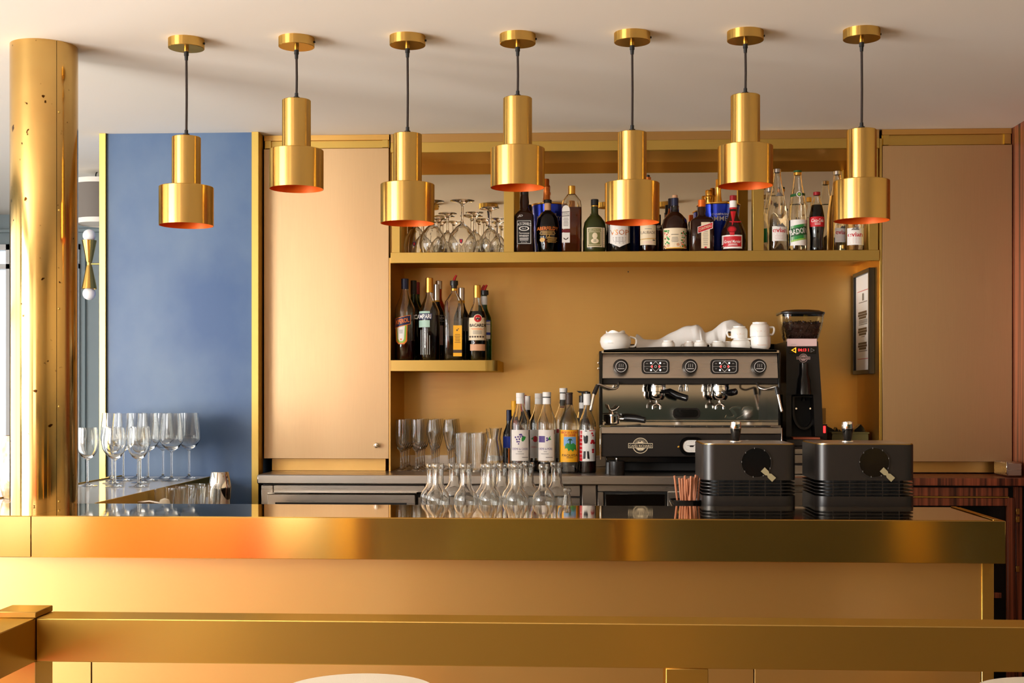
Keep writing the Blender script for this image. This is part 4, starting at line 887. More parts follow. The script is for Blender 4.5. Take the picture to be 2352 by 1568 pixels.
bottle('dark bottle with wine-red capsule behind the white-labelled syrups', 1204, 5.235, ZK, 907, 34, 'wine', 'glass_black', None, [('cap_red', 907, 945, 12)])
# ================================================================ glassware
def gl(name, label, cat, prof, mat, n=36, group=None, extra=None, flip=None):
    t = thing(name, label, cat, (0, 0, 0), group)
    for pn, pr in prof:
        if flip: pr = [(r, flip - z) for r, z in pr]
        part(pn, lathe(pr, n), 'glass_clear' if pn == 'stem' else mat, t, ang=60)
    return t
def place(proto, spots):
    for i, (loc, lab) in enumerate(spots):
        if i == 0: proto.location = loc; proto['label'] = lab
        else: dup(proto, loc, lab)
# wine glasses on the return counter
small = [('foot', [(0, 0), (.033, 0), (.033, .0012), (.014, .004), (.005, .009), (.0036, .016), (0, .016)]), ('stem', [(0, .0162), (.0036, .0162), (.0034, .05), (.0036, .0858), (0, .0858)]),
         ('bowl', [(0, .086), (.0036, .086), (.007, .091), (.02, .1), (.031, .117), (.0365, .14), (.0365, .158), (.0315, .198), (.0306, .198), (.0354, .158), (.0354, .14), (.0298, .118), (.0188, .1025), (0, .095)])]
large = [('foot', [(0, 0), (.038, 0), (.038, .0012), (.016, .004), (.005, .010), (.0036, .018), (0, .018)]), ('stem', [(0, .0182), (.0036, .0182), (.0032, .06), (.0036, .1018), (0, .1018)]),
         ('bowl', [(0, .102), (.0036, .102), (.010, .108), (.027, .120), (.0405, .140), (.0422, .150), (.0415, .165), (.0335, .242), (.0325, .242), (.0404, .165), (.0411, .151), (.0395, .1415), (.026, .1225), (0, .112)])]
WG = 'wine glasses on the return counter'
def onret(px, Y): q = W(px, 900, Y); return (q.x, Y, ZBAR + .0008)
place(gl('wine_glass', '', 'wine glass', small, 'glass_clear', 40, WG), [
  (onret(201, 4.36), 'small wine glass standing alone next to the brass column'), (onret(264, 4.34), 'small wine glass in the middle of the three in front'), (onret(318, 4.34), 'small wine glass at the inner end of the front three'),
  (onret(257, 4.50), 'small wine glass just behind the middle front glass'), (onret(322, 4.52), 'small wine glass just behind the inner front glass')])
lg = [(283, 4.64, 'large wine glass with stem next to the brass corner strip, front row'), (340, 4.64, 'large wine glass in the middle of the front row before blue wall'), (394, 4.64, 'large wine glass with clear stem at the inner end of the front row'),
      (257, 4.76, 'large wine glass overlapping the brass corner strip of the blue wall'), (316, 4.76, 'large wine glass second from the corner strip, back row'), (374, 4.76, 'large wine glass third from the corner strip, back row'), (434, 4.76, 'large wine glass nearest the counter edge, against blue wall')]
place(gl('wine_glass', '', 'wine glass', large, 'glass_clear', 40, WG), [(onret(a, b), c) for a, b, c in lg])
# tumblers and shaker on the drainer
tum = [('glass', [(0, 0), (.0265, 0), (.027, .001), (.0335, .105), (.0322, .105), (.0255, .009), (0, .009)])]
tl = [(378, 4.18), (428, 4.18), (474, 4.20), (402, 4.245), (450, 4.25), (424, 4.32), (474, 4.325), (448, 4.395), (486, 4.42)]
place(gl('tumbler', '', 'tumbler', tum, 'glass_clear', 28, 'tumblers on the drainer behind the bar'), [((W(a, 900, b).x, b, .831), 'clear tumbler standing on the drainer beside the blue wall, %s along' % ORD[i]) for i, (a, b) in enumerate(tl)])
q = W(505, 900, 4.56); sh_ = thing('cocktail_shaker', 'polished steel cocktail shaker by the blue wall', 'shaker', (q.x, 4.56, .831))
zz = W(505, 1083, 4.56).z - .831
part('lower_tin', lathe([(0, 0), (.032, 0), (.034, .004), (.040, zz * .60), (.038, zz * .60), (0, .005)], 40), 'chrome', sh_)
part('upper_tin', lathe([(.039, zz * .56), (.040, zz * .58), (.040, zz * .60), (.031, zz - .004), (.029, zz), (0, zz)], 40), 'chrome', sh_)
q = W(378, 900, 3.98); ju = thing('juicer', 'small cream ladle bowl poking up behind the bar edge', 'ladle', (q.x, 3.98, ZLOW))
part('bowl', lathe([(0, .0), (.012, .003), (.018, .014), (.0175, .030), (.013, .042), (0, .047)], 24), 'cream_fabric', ju)
part('handle', tube([(-.012, 0, .03), (-.05, .01, .035), (-.09, .02, .03)], .004, 8), 'steel', ju)
# flutes: two kinds, in rows running back into the niche
fl = [('foot', [(0, 0), (.028, 0), (.028, .0012), (.012, .004), (.0055, .012), (.0055, .03), (0, .03)]), ('stem', [(0, .0302), (.0055, .0302), (.0045, .06), (.0065, .0748), (0, .0748)]), ('bowl', [(0, .075), (.0065, .075), (.015, .085), (.0215, .11), (.0225, .14), (.021, .197), (.0202, .197), (.0215, .14), (.0205, .111), (.0138, .0875), (0, .081)])]
tr = [('foot', [(0, 0), (.027, 0), (.027, .0012), (.012, .003), (.0042, .008), (.0036, .02), (0, .02)]), ('bowl', [(0, .0202), (.0036, .0202), (.004, .06), (.007, .085), (.014, .11), (.0225, .145), (.023, .155), (.018, .197), (.0172, .197), (.022, .155), (.0215, .146), (.013, .111), (.005, .088), (0, .075)])]
FG = 'champagne flutes in rows on the steel counter'
def row(px, n): x = W(px, 900, 5.0).x; return [(x, 5.0 + .075 * k, ZK) for k in range(n)]
sp = []
for c, px in enumerate((922, 957)):
    for k, l in enumerate(row(px, 4)): sp.append((l, 'straight-sided champagne flute, %s from the front in the %s row from the cupboard' % (ORD[k], ORD[c])))
place(gl('champagne_flute', '', 'flute', fl, 'glass_clear', 28, FG), sp)
sp = []
for c, px in enumerate((993, 1031)):
    for k, l in enumerate(row(px, 4)): sp.append((l, 'trumpet-shaped champagne flute, %s from the front in the %s row from the straight flutes' % (ORD[k], ORD[c])))
place(gl('champagne_flute', '', 'flute', tr, 'glass_clear', 28, FG), sp)
hb = [('glass', [(0, 0), (.024, 0), (.0245, .001), (.0275, .146), (.0262, .146), (.0226, .015), (0, .015)])]
sp = []
for c, px in enumerate((1062, 1097)):
    for k, l in enumerate(row(px, 3)): sp.append(((l[0], l[1] - .05, l[2]), 'tall highball glass, %s from the front in the %s row beside the flutes' % (ORD[k], ORD[c])))
place(gl('highball_glass', '', 'tumbler', hb, 'glass_clear', 28, 'highball glasses on the steel counter'), sp)
# square-necked water carafes beside them
def carafe_sq(label, px, Y, top):
    q = W(px, 900, Y); H = W(px, top, Y).z - ZK; R = 19 * mpp(px, Y)
    t = thing('water_carafe', label, 'carafe', (q.x, Y, ZK), 'tapered water carafes on the steel counter')
    o = [(R * .86, 0), (R, .006), (R, H * .28), (R * .82, H * .52), (R * .60, H * .74), (R * .62, H * .80), (R * .80, H)]
    part('glass', lathe([(0, 0)] + o + [(r - .0022, max(z, .006)) for r, z in o[::-1]] + [(0, .006)], 32), 'glass_clear', t, ang=60)
carafe_sq('tapered clear water carafe in front, beside the blue-labelled wine', 1131, 4.96, 984)
carafe_sq('tapered clear water carafe behind the front one', 1138, 5.07, 982)
# upturned stem glasses on the long shelf
def upturned(label, px, Y, foot_py, w, mat='glass_clear', badge=False):
    q = W(px, 900, Y); H = W(px, foot_py, Y).z - ZS; R = w * mpp(px, Y) / 2
    t = thing('stem_glass', label, 'wine glass', (q.x, Y, ZS), 'upturned stem glasses on the long shelf')
    rf = R * .86
    part('bowl', lathe([(R * .80, 0), (R * .96, H * .12), (R, H * .2), (R * .86, H * .36), (R * .5, H * .49), (.008, H * .56), (.0055, H * .6), (0, H * .575), (.0065, H * .55), (R * .47, H * .475), (R * .83, H * .35), (R * .975, H * .2), (R * .935, H * .12), (R * .775, 0)], 40), mat, t, ang=60)
    part('stem', lathe([(0, H * .6), (.0055, H * .6), (.005, H * .75), (.0055, H * .9), (0, H * .9)], 16), mat, t)
    part('foot', lathe([(0, H * .9), (.0055, H * .9), (.009, H * .945), (rf * .6, H * .985), (rf, H * .99), (rf, H), (0, H)], 36), mat, t)
    if badge:
        m = mpp(px, Y); pts = [(-4, 5), (4, 5), (4, 0), (2.5, -3.5), (0, -5.5), (-2.5, -3.5), (-4, 0)]
        part('badge', on_cyl(([(x * m, y * m) for x, y in pts], [tuple(range(7))]), R * .98 + .001, H * .2), 'ink_navy', t, False)
        part('badge_centre', on_cyl(([(x * m * .55, y * m * .7) for x, y in pts], [tuple(range(7))]), R * .98 + .0016, H * .2), 'ink_red', t, False)
upturned('upturned stem glass with shield badge beside the cupboard', 955, 5.10, 465, 56, badge=True)
upturned('upturned stem glass with foot just peeking out behind the lamp', 994, 5.0, 462, 62)
upturned('tallest upturned stem glass with shield badge in the middle', 1062, 5.0, 461, 66, badge=True)
upturned('upturned stem glass next to the shelf upright', 1126, 5.0, 477, 50)
upturned('upturned stem glass with short stem beside the tallest one', 1028, 5.09, 490, 50)
upturned('upturned stem glass tucked lowest beside the short-stemmed one', 1008, 5.168, 503, 43)
upturned('upturned stem glass half behind the tallest one', 1090, 5.095, 488, 48)
upturned('upturned stem glass at the back between tallest and upright', 1113, 5.168, 503, 43)
upturned('upturned stem glass at the back against the shelf upright', 1144, 5.092, 502, 42)
# round-bellied carafes behind the bar
def carafe_mesh(H, R, rn):
    zc_ = .060
    o = [(R * .60, 0), (R * .66, .001)] + [(R * cos(a), zc_ + (.038 if a > 0 else .062) * sin(a)) for a in [-.84 + .14 * q for q in range(15)] if R * cos(a) > rn * 1.2] + [(rn * 1.1, .099), (rn, .106), (rn * .97, H - .018), (rn * .99, H - .016), (rn * 1.14, H - .013), (rn * 1.14, H - .004), (rn * 1.05, H)]
    i = [(max(r - .0024, .004), max(z, .006)) for r, z in o]
    return lathe([(0, .003)] + o + i[::-1] + [(0, .006)], 40)
CG = 'round-bellied carafes behind the bar'
cm = {}
def carafe(label, px, Y, top, R=.0352, rn=.0165):
    H = W(px, top, Y).z - ZLOW; k = (round(H, 3), R, rn)
    if k not in cm: cm[k] = setmesh(carafe_mesh(H, R, rn), 'glass_clear', True, 60)
    q = W(px, 900, Y); t = thing('carafe', label, 'carafe', (q.x, Y, ZLOW), CG)
    part('glass', cm[k], None, t)
for i, (px, lab) in enumerate(((1006, 'round-bellied clear carafe, first in the front row'), (1070, 'round-bellied clear carafe, second in the front row'), (1127, 'round-bellied clear carafe, third in the front row'), (1188, 'round-bellied clear carafe, fourth in the front row'))):
    carafe(lab, px, 3.79, 1064)
carafe('slimmer round-bellied carafe at the end of the front row', 1249, 3.79, 1066, .0335, .0135)
for px, Yc_, top, lab in ((993, 3.87, 1064, 'clear carafe close behind the first front carafe'), (1117, 3.87, 1065, 'clear carafe in the second row, hidden by the third front one'), (1180, 3.87, 1064, 'clear carafe in the second row, hidden by the fourth front one'),
    (1044, 3.96, 1064, 'clear carafe in the back row between first and second'), (1153, 3.96, 1063, 'clear carafe in the back row between third and fourth'), (1213, 3.96, 1062, 'clear carafe in the back row beyond the fourth'), (1278, 3.96, 1061, 'clear carafe in the back row behind the slim one')):
    carafe(lab, px, Yc_, top)
q = W(1303, 900, 3.85); bt = thing('small_bottle', 'tiny clear bottle with thick lip at the end of the carafes', 'bottle', (q.x, 3.85, ZLOW))
H = W(1302, 1121, 3.85).z - ZLOW
o = [(.016, 0), (.018, .004), (.017, .03), (.0095, H - .02), (.009, H - .012), (.0115, H - .010), (.0115, H - .002), (.010, H)]
part('glass', lathe([(0, 0)] + o + [(r - .002, max(z, .005)) for r, z in o[::-1]] + [(0, .005)], 28), 'glass_clear', bt, ang=60)
# straws in a bucket
q = W(1578, 900, 3.86); m = mpp(1578, 3.86)
bk = thing('straw_bucket', 'small dark metal bucket with wire handle holding straws on the work counter', 'bucket', (q.x, 3.86, ZLOW))
R = 40 * m; Hb = W(1578, 1146, 3.86).z - ZLOW
part('pail', lathe([(0, 0), (R * .8, 0), (R * .96, Hb - .004), (R, Hb - .002), (R, Hb), (R * .95, Hb), (R * .78, .003), (0, .003)], 44), 'black_gloss', bk)
part('handle', tube(spline([(R, 0, Hb - .004), (R * .9, -R * .6, Hb * .45), (R * .2, -R * 1.02, Hb * .3), (-R * .7, -R * .8, Hb * .45), (-R, 0, Hb - .004)]), .0012, 8), 'chrome', bk)
part('badge', on_cyl(shape2d(circ(.008, 18, .010)), R * .93, Hb * .55, -.5), 'ink_grey', bk, False)
part('filling', lathe([(0, .012), (R * .8, .012), (R * .8, .013), (0, .013)], 24), 'black_matte', bk)
rd = random.Random(11)
tops = [(1549, 1092), (1560, 1097), (1566, 1098), (1572, 1096), (1573, 1092), (1578, 1100), (1583, 1098), (1587, 1093), (1591, 1096), (1596, 1096), (1598, 1090), (1602, 1092), (1608, 1097)]
for i, (tx, ty) in enumerate(tops):
    Yt = 3.86 + rd.uniform(-.022, .022); a = W(tx, ty, Yt); b = Vector((q.x + (a.x - q.x) * .62 + rd.uniform(-.005, .005), 3.86 + rd.uniform(-.018, .018), ZLOW + .0135))
    st = thing('straw', 'copper-coloured paper straw standing in the small dark bucket', 'straw', tuple(b), 'paper straws in the bucket')
    part('tube', move(tube([b, a], .0031, 10, False), -b), 'straw', st)
M('tape', (150, 138, 104), 0, 0.4)
# ================================================================ espresso machine
def pc(px, py, Y): return W(px, py, Y)
YE = 4.80
em = thing('espresso_machine', 'two-group steel and black espresso machine on the steel counter', 'coffee machine', tuple(Vector((W(1585, 0, YE).x, 5.0, ZK))))
def ep(name, a, b, c, d, Y0, Y1, mat, bev=0.0, parent=None, smooth=True): return part(name, pbx(a, b, c, d, Y0, Y1, bev), mat, parent or em, smooth, world=True)
xa, xb = W(1384, 0, YE).x, W(1787, 0, YE).x; za, zb2 = W(1585, 868, YE).z, W(1585, 812, YE).z
TILT = .026
V8 = [(x, y, z) for x in (xa, xb) for y, z in ((YE, za), (YE + TILT, zb2), (5.12, zb2), (5.12, za))]
fas = part('control_panel', (V8, [(0, 1, 2, 3), (7, 6, 5, 4), (0, 4, 5, 1), (1, 5, 6, 2), (2, 6, 7, 3), (3, 7, 4, 0)]), 'steel', em, False, world=True)
ep('cup_tray', 1382, 1790, 804, 811, YE + .004, 5.28, 'steel_mirror', 0.001)
# raised black rim of the cup tray, bowed in the middle
m = mpp(1585, YE); c0 = W(1585, 811, YE)
rim = []
for i in range(21):
    t = -1 + 2 * i / 20; rim.append((c0.x + t * 198 * m, W(1585 + t * 198, 803 - 7.5 * (1 - abs(t) ** 2.2), YE).z))
part('tray_rim', prism([(rim[0][0], c0.z + .004)] + rim + [(rim[-1][0], c0.z + .004)], YE + .004, YE + .010), 'black_gloss', em, world=True)
ep('back_rim', 1390, 1785, 790, 806, 5.26, 5.27, 'black_gloss', 0.001)
for a, b in ((1376, 1384), (1787.5, 1793)):
    ep('side_panel', a, b, 806, 982, YE + .006, 5.28, 'black_gloss', 0.002)
ep('lower_shadow_panel', 1384, 1787, 868, 882, YE + .03, 5.10, 'machine_grey', 0.002)
bs = ep('backsplash', 1384, 1787, 880, 972, 5.07, 5.09, 'steel_mirror', 0.0)
ep('splash_sill', 1384, 1787, 966, 976, 5.02, 5.08, 'steel_mirror', 0.001)
ep('drip_grate', 1378, 1794, 976, 981, YE - .012, 5.07, 'steel_mirror', 0.001)
for k in range(10): ep('grate_slot', 1402 + k * 37, 1437 + k * 37, 977.5, 980, YE - .0128, YE - .011, 'black_matte', 0, None, False)
ep('drip_tray_front', 1381, 1794, 981, 996, YE - .01, 5.1, 'steel', 0.002)
lp = ep('lower_panel', 1381, 1794, 996, 1049, YE - .004, 5.25, 'machine_grey', 0.003)
ep('base', 1392, 1790, 1049, 1062, YE + .03, 5.22, 'black_gloss', 0.002)
ep('undertray', 1396, 1786, 1062, 1081, 4.93, 5.2, 'black_matte', 0.002)
for a in (1400, 1772):
    f = W(a, 1085, 4.86); part('foot', move(lathe([(0, 0), (.016, 0), (.014, .05), (0, .05)], 20), (f.x, 4.87, ZK)), 'black_plastic', em, world=True)
for a, b in ((1377.5, 1382), (1794, 1797.5)): ep('corner_guard', a, b, 982, 1056, YE - .012, YE + .01, 'chrome', 0.002)
# knobs
for px in (1426, 1585, 1743):
    k = W(px, 842, YE) + Vector((0, TILT * .35, 0)); R = 17.5 * m
    kn = rotate(lathe([(0, 0), (R * 1.02, 0), (R * 1.02, .004), (R * .92, .008), (R * .95, .024), (R * .85, .03), (R * .70, .0305), (0, .031)], 40), 'X', pi / 2)
    kb = part('steam_knob', move(kn, k), 'black_plastic', em, world=True)
    rr = R * .72
    part('knob_ring', move(ring2d(circ(rr, 32), circ(rr * .90, 32), -.0322, -.031), k), 'ink_silver', kb, world=True)
    for dx in (-.35, 0, .35):
        part('knob_mark', move(prism([(dx * rr - .0006, -.1 * rr), (dx * rr + .0006, -.1 * rr), (dx * rr + .0012, .5 * rr), (dx * rr, .5 * rr)], -.032, -.031), k), 'ink_silver', kb, False, world=True)
    part('knob_mark', move(prism([(-.6 * rr, -.3 * rr), (.6 * rr, -.3 * rr), (.6 * rr, -.42 * rr), (-.6 * rr, -.42 * rr)], -.032, -.031), k), 'ink_silver', kb, False, world=True)
# dose keypads
for px in (1506, 1664.5):
    k = W(px, 841.5, YE) + Vector((0, TILT * .38, 0)); w_, h_ = 64 * m, 34 * m
    kp = part('keypad', move(prism(rrect(w_, h_, 9 * m), -.007, 0), k), 'black_plastic', em, world=True)
    part('keypad_line', move(ring2d(rrect(w_ * .86, h_ * .80, 7 * m), rrect(w_ * .83, h_ * .75, 6.5 * m), -.0076, -.0068), k), 'ink_silver', kp, False, world=True)
    d = 12.5 * m; dia = [(d, 0), (0, d), (-d, 0), (0, -d)]; di = [(x * .88, z * .88) for x, z in dia]
    part('keypad_diamond', move(ring2d(dia, di, -.0076, -.0068), k), 'ink_silver', kp, False, world=True)
    for s in (-1, 1):
        part('keypad_divider', move(prism([(s * d, -.0003), (s * w_ * .42, -.0003), (s * w_ * .42, .0004), (s * d, .0004)][::s], -.0076, -.0068), k), 'ink_silver', kp, False, world=True)
        part('red_light', move(prism(circ(2.0 * m, 12, 2.6 * m, (s * 8.5 * m, 0)), -.0078, -.0068), k), 'led_red', kp, False, world=True)
        for u in (-1, 1):
            part('white_light', move(prism(circ(1.9 * m, 12, None, (s * 10.5 * m, u * 8 * m)), -.0078, -.0068), k), 'led_white', kp, False, world=True)
            part('cup_symbol', move(prism([(s * 17 * m, u * 6 * m), (s * 22 * m, u * 6 * m), (s * 22 * m, u * 6 * m + 2 * m), (s * 17 * m, u * 6 * m + 2 * m)][::s], -.0076, -.0068), k), 'ink_grey', kp, False, world=True)
    part('centre_ring', move(ring2d(circ(3 * m, 16), circ(2 * m, 16), -.0076, -.0068), k), 'ink_silver', kp, False, world=True)
# group heads with portafilters
for px, hd in ((1508, (1.0, .16)), (1653, (.45, -.25))):
    g = W(px, 880, 4.90); mg_ = mpp(px, 4.9)
    gh = part('group_head', move(lathe([(0, .02), (.030, .02), (.034, .01), (.034, -.006), (.036, -.008), (.036, -.024), (.030, -.026), (.030, -.034), (0, -.034)], 40), (g.x, 4.90, g.z - .006)), 'chrome', em, world=True)
    part('basket', move(lathe([(.031, -.034), (.031, -.046), (.024, -.056), (.008, -.06), (0, -.06)], 32), (g.x, 4.90, g.z - .006)), 'chrome', gh, world=True)
    part('spout', move(join(tube(spline([(0, 0, -.058), (0, -.002, -.07), (-.012, -.003, -.076), (-.014, -.003, -.09)]), .0055, 12), tube(spline([(0, 0, -.07), (.012, -.003, -.076), (.014, -.003, -.09)]), .0055, 12)), (g.x, 4.90, g.z - .006)), 'chrome', gh, world=True)
    dx, dz = hd
    part('handle', move(tube([(.02 * dx, -.03, -.026), (.045 * dx, -.055, -.026 + .02 * dz), (.075 * dx, -.085, -.028 - .03 * dz - .008), (.105 * dx, -.10, -.03 - .06 * dz - .01)], [.007, .010, .013, .012], 16), (g.x, 4.90, g.z - .006)), 'black_gloss', gh, world=True)
hw = W(1576, 880, 4.95)
part('water_spout', move(lathe([(0, .005), (.006, .005), (.006, -.012), (.009, -.014), (.009, -.03), (0, -.03)], 16), hw), 'chrome', em, world=True)
# oval window, emblem lettering on the backsplash
k = W(1577, 949, 5.07); mb = mpp(1577, 5.07)
ov = part('oval_window', move(prism(rrect(63 * mb, 25 * mb, 11 * mb), -.004, 0), k), 'black_plastic', em, world=True)
part('oval_pane', move(prism(rrect(53 * mb, 17 * mb, 8 * mb), -.0046, -.003), k), 'black_gloss', ov, world=True)
k = W(1697, 947, 5.07); tv = text2d('S2', 64 * mb, 29 * mb, 0.012, 0.35)
def extrude2d(vf, y0, y1):
    V, Fc = vf; n = len(V); cnt = {}
    for q in Fc:
        for a, b in zip(q, q[1:] + q[:1]): cnt[(a, b)] = 1
    f = [tuple(q) for q in Fc] + [tuple(i + n for i in q[::-1]) for q in Fc] + [(b, a, a + n, b + n) for (a, b) in cnt if (b, a) not in cnt]
    return [(x, y0, z) for x, z in V] + [(x, y1, z) for x, z in V], f
part('emblem_lettering', move(extrude2d(tv, -.006, 0), k), 'chrome', em, False, world=True)
# round coffee emblem on the lower panel
def coffee_badge(px, py, Y, s, parent, mat='ink_cream'):
    k = W(px, py, Y); m_ = mpp(px, Y) * s
    b = part('emblem', move(ring2d(circ(18 * m_, 36), circ(16.6 * m_, 36), -.0008, 0), k), mat, parent, False, world=True)
    part('emblem_ring', move(ring2d(circ(12 * m_, 32), circ(11.2 * m_, 32), -.0009, 0), k), mat, b, False, world=True)
    part('emblem_hill', move(prism([(-8 * m_, 6 * m_), (-4 * m_, 9.5 * m_), (-1 * m_, 8 * m_), (3 * m_, 10.5 * m_), (8 * m_, 6 * m_)][::-1], -.001, 0), k), mat, b, False, world=True)
    part('emblem_field', move(prism([(-9 * m_, -6 * m_), (9 * m_, -6 * m_), (5 * m_, -10 * m_), (-5 * m_, -10 * m_)][::-1], -.001, 0), k), mat, b, False, world=True)
    for i in range(16):
        a = pi * (.12 + .76 * i / 15)
        part('emblem_letter_mark', move(prism(circ(.55 * m_, 6, .8 * m_, (14.3 * m_ * cos(a), 14.3 * m_ * sin(a))), -.001, 0), k), mat, b, False, world=True)
    bn = part('emblem_banner', move(prism([(-28 * m_, -5.6 * m_), (28 * m_, -5.6 * m_), (28 * m_, 5.6 * m_), (-28 * m_, 5.6 * m_)], -.0014, 0), k), mat, b, False, world=True)
    part('emblem_banner_field', move(prism([(-27 * m_, -4.4 * m_), (27 * m_, -4.4 * m_), (27 * m_, 4.4 * m_), (-27 * m_, 4.4 * m_)], -.0018, 0), k), 'machine_grey' if mat == 'ink_cream' else 'ink_brown', b, False, world=True)
    part('emblem_lettering', move(on_flat(text2d('CAFÉS RICHARD', 51 * m_, 6.6 * m_, .008), -.0022, 0), k), mat, b, False, world=True)
coffee_badge(1471, 1023, YE - .004, 1.0, em)
coffee_badge(1655, 1030, YE - .004, 1.0, em)
k = W(1588, 1024, YE - .004)
ga = part('gauge', move(prism(rrect(54 * m, 42 * m, 18 * m), -.012, 0), k), 'black_gloss', em, world=True)
part('gauge_bezel', move(ring2d(rrect(44 * m, 32 * m, 15 * m), rrect(40 * m, 28 * m, 13 * m), -.015, -.011), k), 'chrome', ga, world=True)
part('gauge_dial', move(prism(rrect(40.5 * m, 28.5 * m, 13.2 * m), -.0128, -.011), k), 'gauge_white', ga, False, world=True)
for i in range(24):
    a = 2 * pi * i / 24; x, z = 15.5 * m * cos(a), 10.5 * m * sin(a)
    part('gauge_mark', move(prism(circ(.5 * m, 5, .7 * m, (x, z)), -.0132, -.0125), k), 'ink_grey', ga, False, world=True)
for dx, dz in ((-13, 2.5), (13, 5)):
    L = sqrt(dx * dx + dz * dz); nx, nz = -dz / L * .8 * m, dx / L * .8 * m
    part('gauge_needle', move(prism([(dx * m, dz * m), (-nx, -nz), (nx, nz)] if dx > 0 else [(dx * m, dz * m), (-nx, -nz), (nx, nz)], -.0136, -.0128), k), 'black_plastic', ga, False, world=True)
part('gauge_hub', move(prism(rrect(9 * m, 4 * m, 1.9 * m), -.0142, -.0128), k), 'black_plastic', ga, False, world=True)
part('panel_screw', move(rotate(lathe([(0, .004), (.004, .003), (.005, 0)], 14), 'X', pi / 2), W(1559, 1026, YE - .004)), 'foil_gold', em, world=True)
part('crown_emblem', move(ring2d(circ(15 * m, 24), circ(11 * m, 24), -.001, 0), W(1716, 1025, YE - .004)), 'ink_silver', em, False, world=True)
# steam wands
YS = 4.79
def wand(pts, px_bits):
    P = [W(a, b, YS + o) for a, b, o in pts]
    w_ = part('steam_wand', tube(spline(P, 8), .0044, 12), 'chrome', em, world=True)
    Q = [W(a, b, YS + o) for a, b, o in px_bits]
    part('wand_grip', tube(Q[:2], [.0075, .0085], 14), 'black_plastic', w_, world=True)
    part('wand_tip', tube(Q[1:], [.0058, .0050, .0064, .003], 14), 'chrome', w_, world=True)
wand([(1421, 878, .03), (1418, 889, .01), (1408, 893, .0), (1394, 890, -.005), (1376, 883, -.01), (1367, 889, -.012)], [(1373, 884, -.01), (1364, 905, -.015), (1359, 930, -.02), (1357, 942, -.02), (1356, 945, -.02)])
wand([(1739, 879, .03), (1743, 889, .01), (1756, 894, .0), (1770, 891, -.005), (1782, 888, -.01), (1785, 893, -.012)], [(1783, 888, -.01), (1787, 906, -.015), (1793, 934, -.02), (1795.5, 944, -.02), (1796, 947, -.02)])
for py, yo in ((833, .02), (846, .0)):
    part('side_screw', move(rotate(lathe([(0, .006), (.004, .005), (.005, 0)], 14), 'X', pi / 2), W(1374.6, py, YE + yo)), 'chrome', em, world=True)
# spare portafilter lying on the drip grate
q = W(1408, 978, 4.83); pf = thing('portafilter', 'steel portafilter with black handle lying on the drip grate', 'portafilter', (q.x, 4.875, 1))
pf.location.z = W(1585, 976, YE - .012).z + .0014
part('basket', lathe([(0, 0), (.022, 0), (.026, .003), (.027, .028), (.031, .030), (.031, .036), (.028, .036), (.024, .008), (0, .008)], 36), 'chrome', pf)
part('spout', join(tube(spline([(0, 0, .034), (-.004, 0, .05), (-.012, 0, .056), (-.018, 0, .072)]), .004, 12), tube(spline([(-.004, 0, .05), (.012, -.002, .054), (.024, -.002, .066)]), [.005] * 13, 12)), 'chrome', pf)
part('neck', tube([(.026, -.004, .02), (.045, -.012, .02)], [.007, .008], 14), 'chrome', pf)
part('handle', tube([(.043, -.011, .022), (.06, -.018, .0225), (.09, -.03, .0205), (.118, -.042, .0155)], [.010, .012, .0125, .0115], 18), 'black_plastic', pf)
q = W(1416, 1088, 4.83); tp = thing('tamper_pot', 'small dark metal pot with a chrome knob under the espresso machine', 'pot', (q.x, 4.80, ZK))
part('pot', lathe([(0, 0), (.028, 0), (.029, .003), (.029, .050), (.026, .051), (0, .051)], 36), 'machine_grey', tp)
part('knob', lathe([(0, .062), (.004, .061), (.0045, .056), (.0025, .051), (0, .051)], 16), 'chrome', tp)

# ---------------------------------------------------------------- cups, pot and towel on top of the machine
ZT = W(1585, 804, YE + .004).z + .0006
ytop = 4.87
def cup(label, px, Y, zbase, w, h, handle, upside=True, mat='white_china', print_=False):
    q = W(px, 900, Y); R = w * mpp(px, Y) / 2; H = h * mpp(px, Y)
    t = thing('coffee_cup', label, 'cup', (q.x, Y, zbase), 'white cups stacked on the espresso machine')
    pr = [(R, 0), (R, H * .60), (R * .96, H * .74), (R * .84, H * .86), (R * .76, H * .89), (R * .74, H * .90), (R * .74, H), (R * .64, H), (R * .64, H * .96), (0, H * .96)] if upside else \
         [(0, .002), (R * .66, .002), (R * .68, 0), (R * .74, 0), (R * .75, H * .06), (R * .95, H * .25), (R, H * .5), (R, H), (R * .93, H), (R * .93, H * .4), (R * .6, H * .12), (0, H * .12)]
    part('body', lathe(pr, 32), mat, t)
    if handle:
        s = handle; z0, z1 = (H * .16, H * .66) if upside else (H * .34, H * .84)
        part('handle', tube(spline([(s * R * .93, 0, z1), (s * R * 1.38, 0, z1 - .001), (s * R * 1.45, 0, (z0 + z1) / 2), (s * R * 1.28, 0, z0), (s * R * .93, 0, z0)], 5), H * .075, 10), mat, t)
    if print_:
        V = on_cyl(bars2d(R * 1.1, 2, .0008, .0022, (0, .0), 3, .5), R + .0004, H * .4); part('printed_band', V, 'ink_peach', t, False)
    return t, H
cup('small upturned cup alone beside the towel', 1535, ytop, ZT, 31, 23, 0)
cup('small upturned cup half behind the towel, handle towards the pot', 1583, ytop + .045, ZT, 26, 22, -1)
cup('small upturned cup with handle showing, in the middle of the tray', 1609, ytop, ZT, 30, 23, 1)
cup('small upturned cup without visible handle under the towel peak', 1649, ytop + .02, ZT, 32, 22, 0)
cup('small upturned cup pushed between two larger ones', 1673, ytop + .05, ZT, 26, 22, -1)
_, h1 = cup('large upturned cup at the bottom of the inner stack', 1701, ytop, ZT, 45, 27, 0)
_, h2 = cup('large printed cup at the bottom of the outer stack', 1747, 4.86, ZT, 46, 31, -1, False, print_=True)
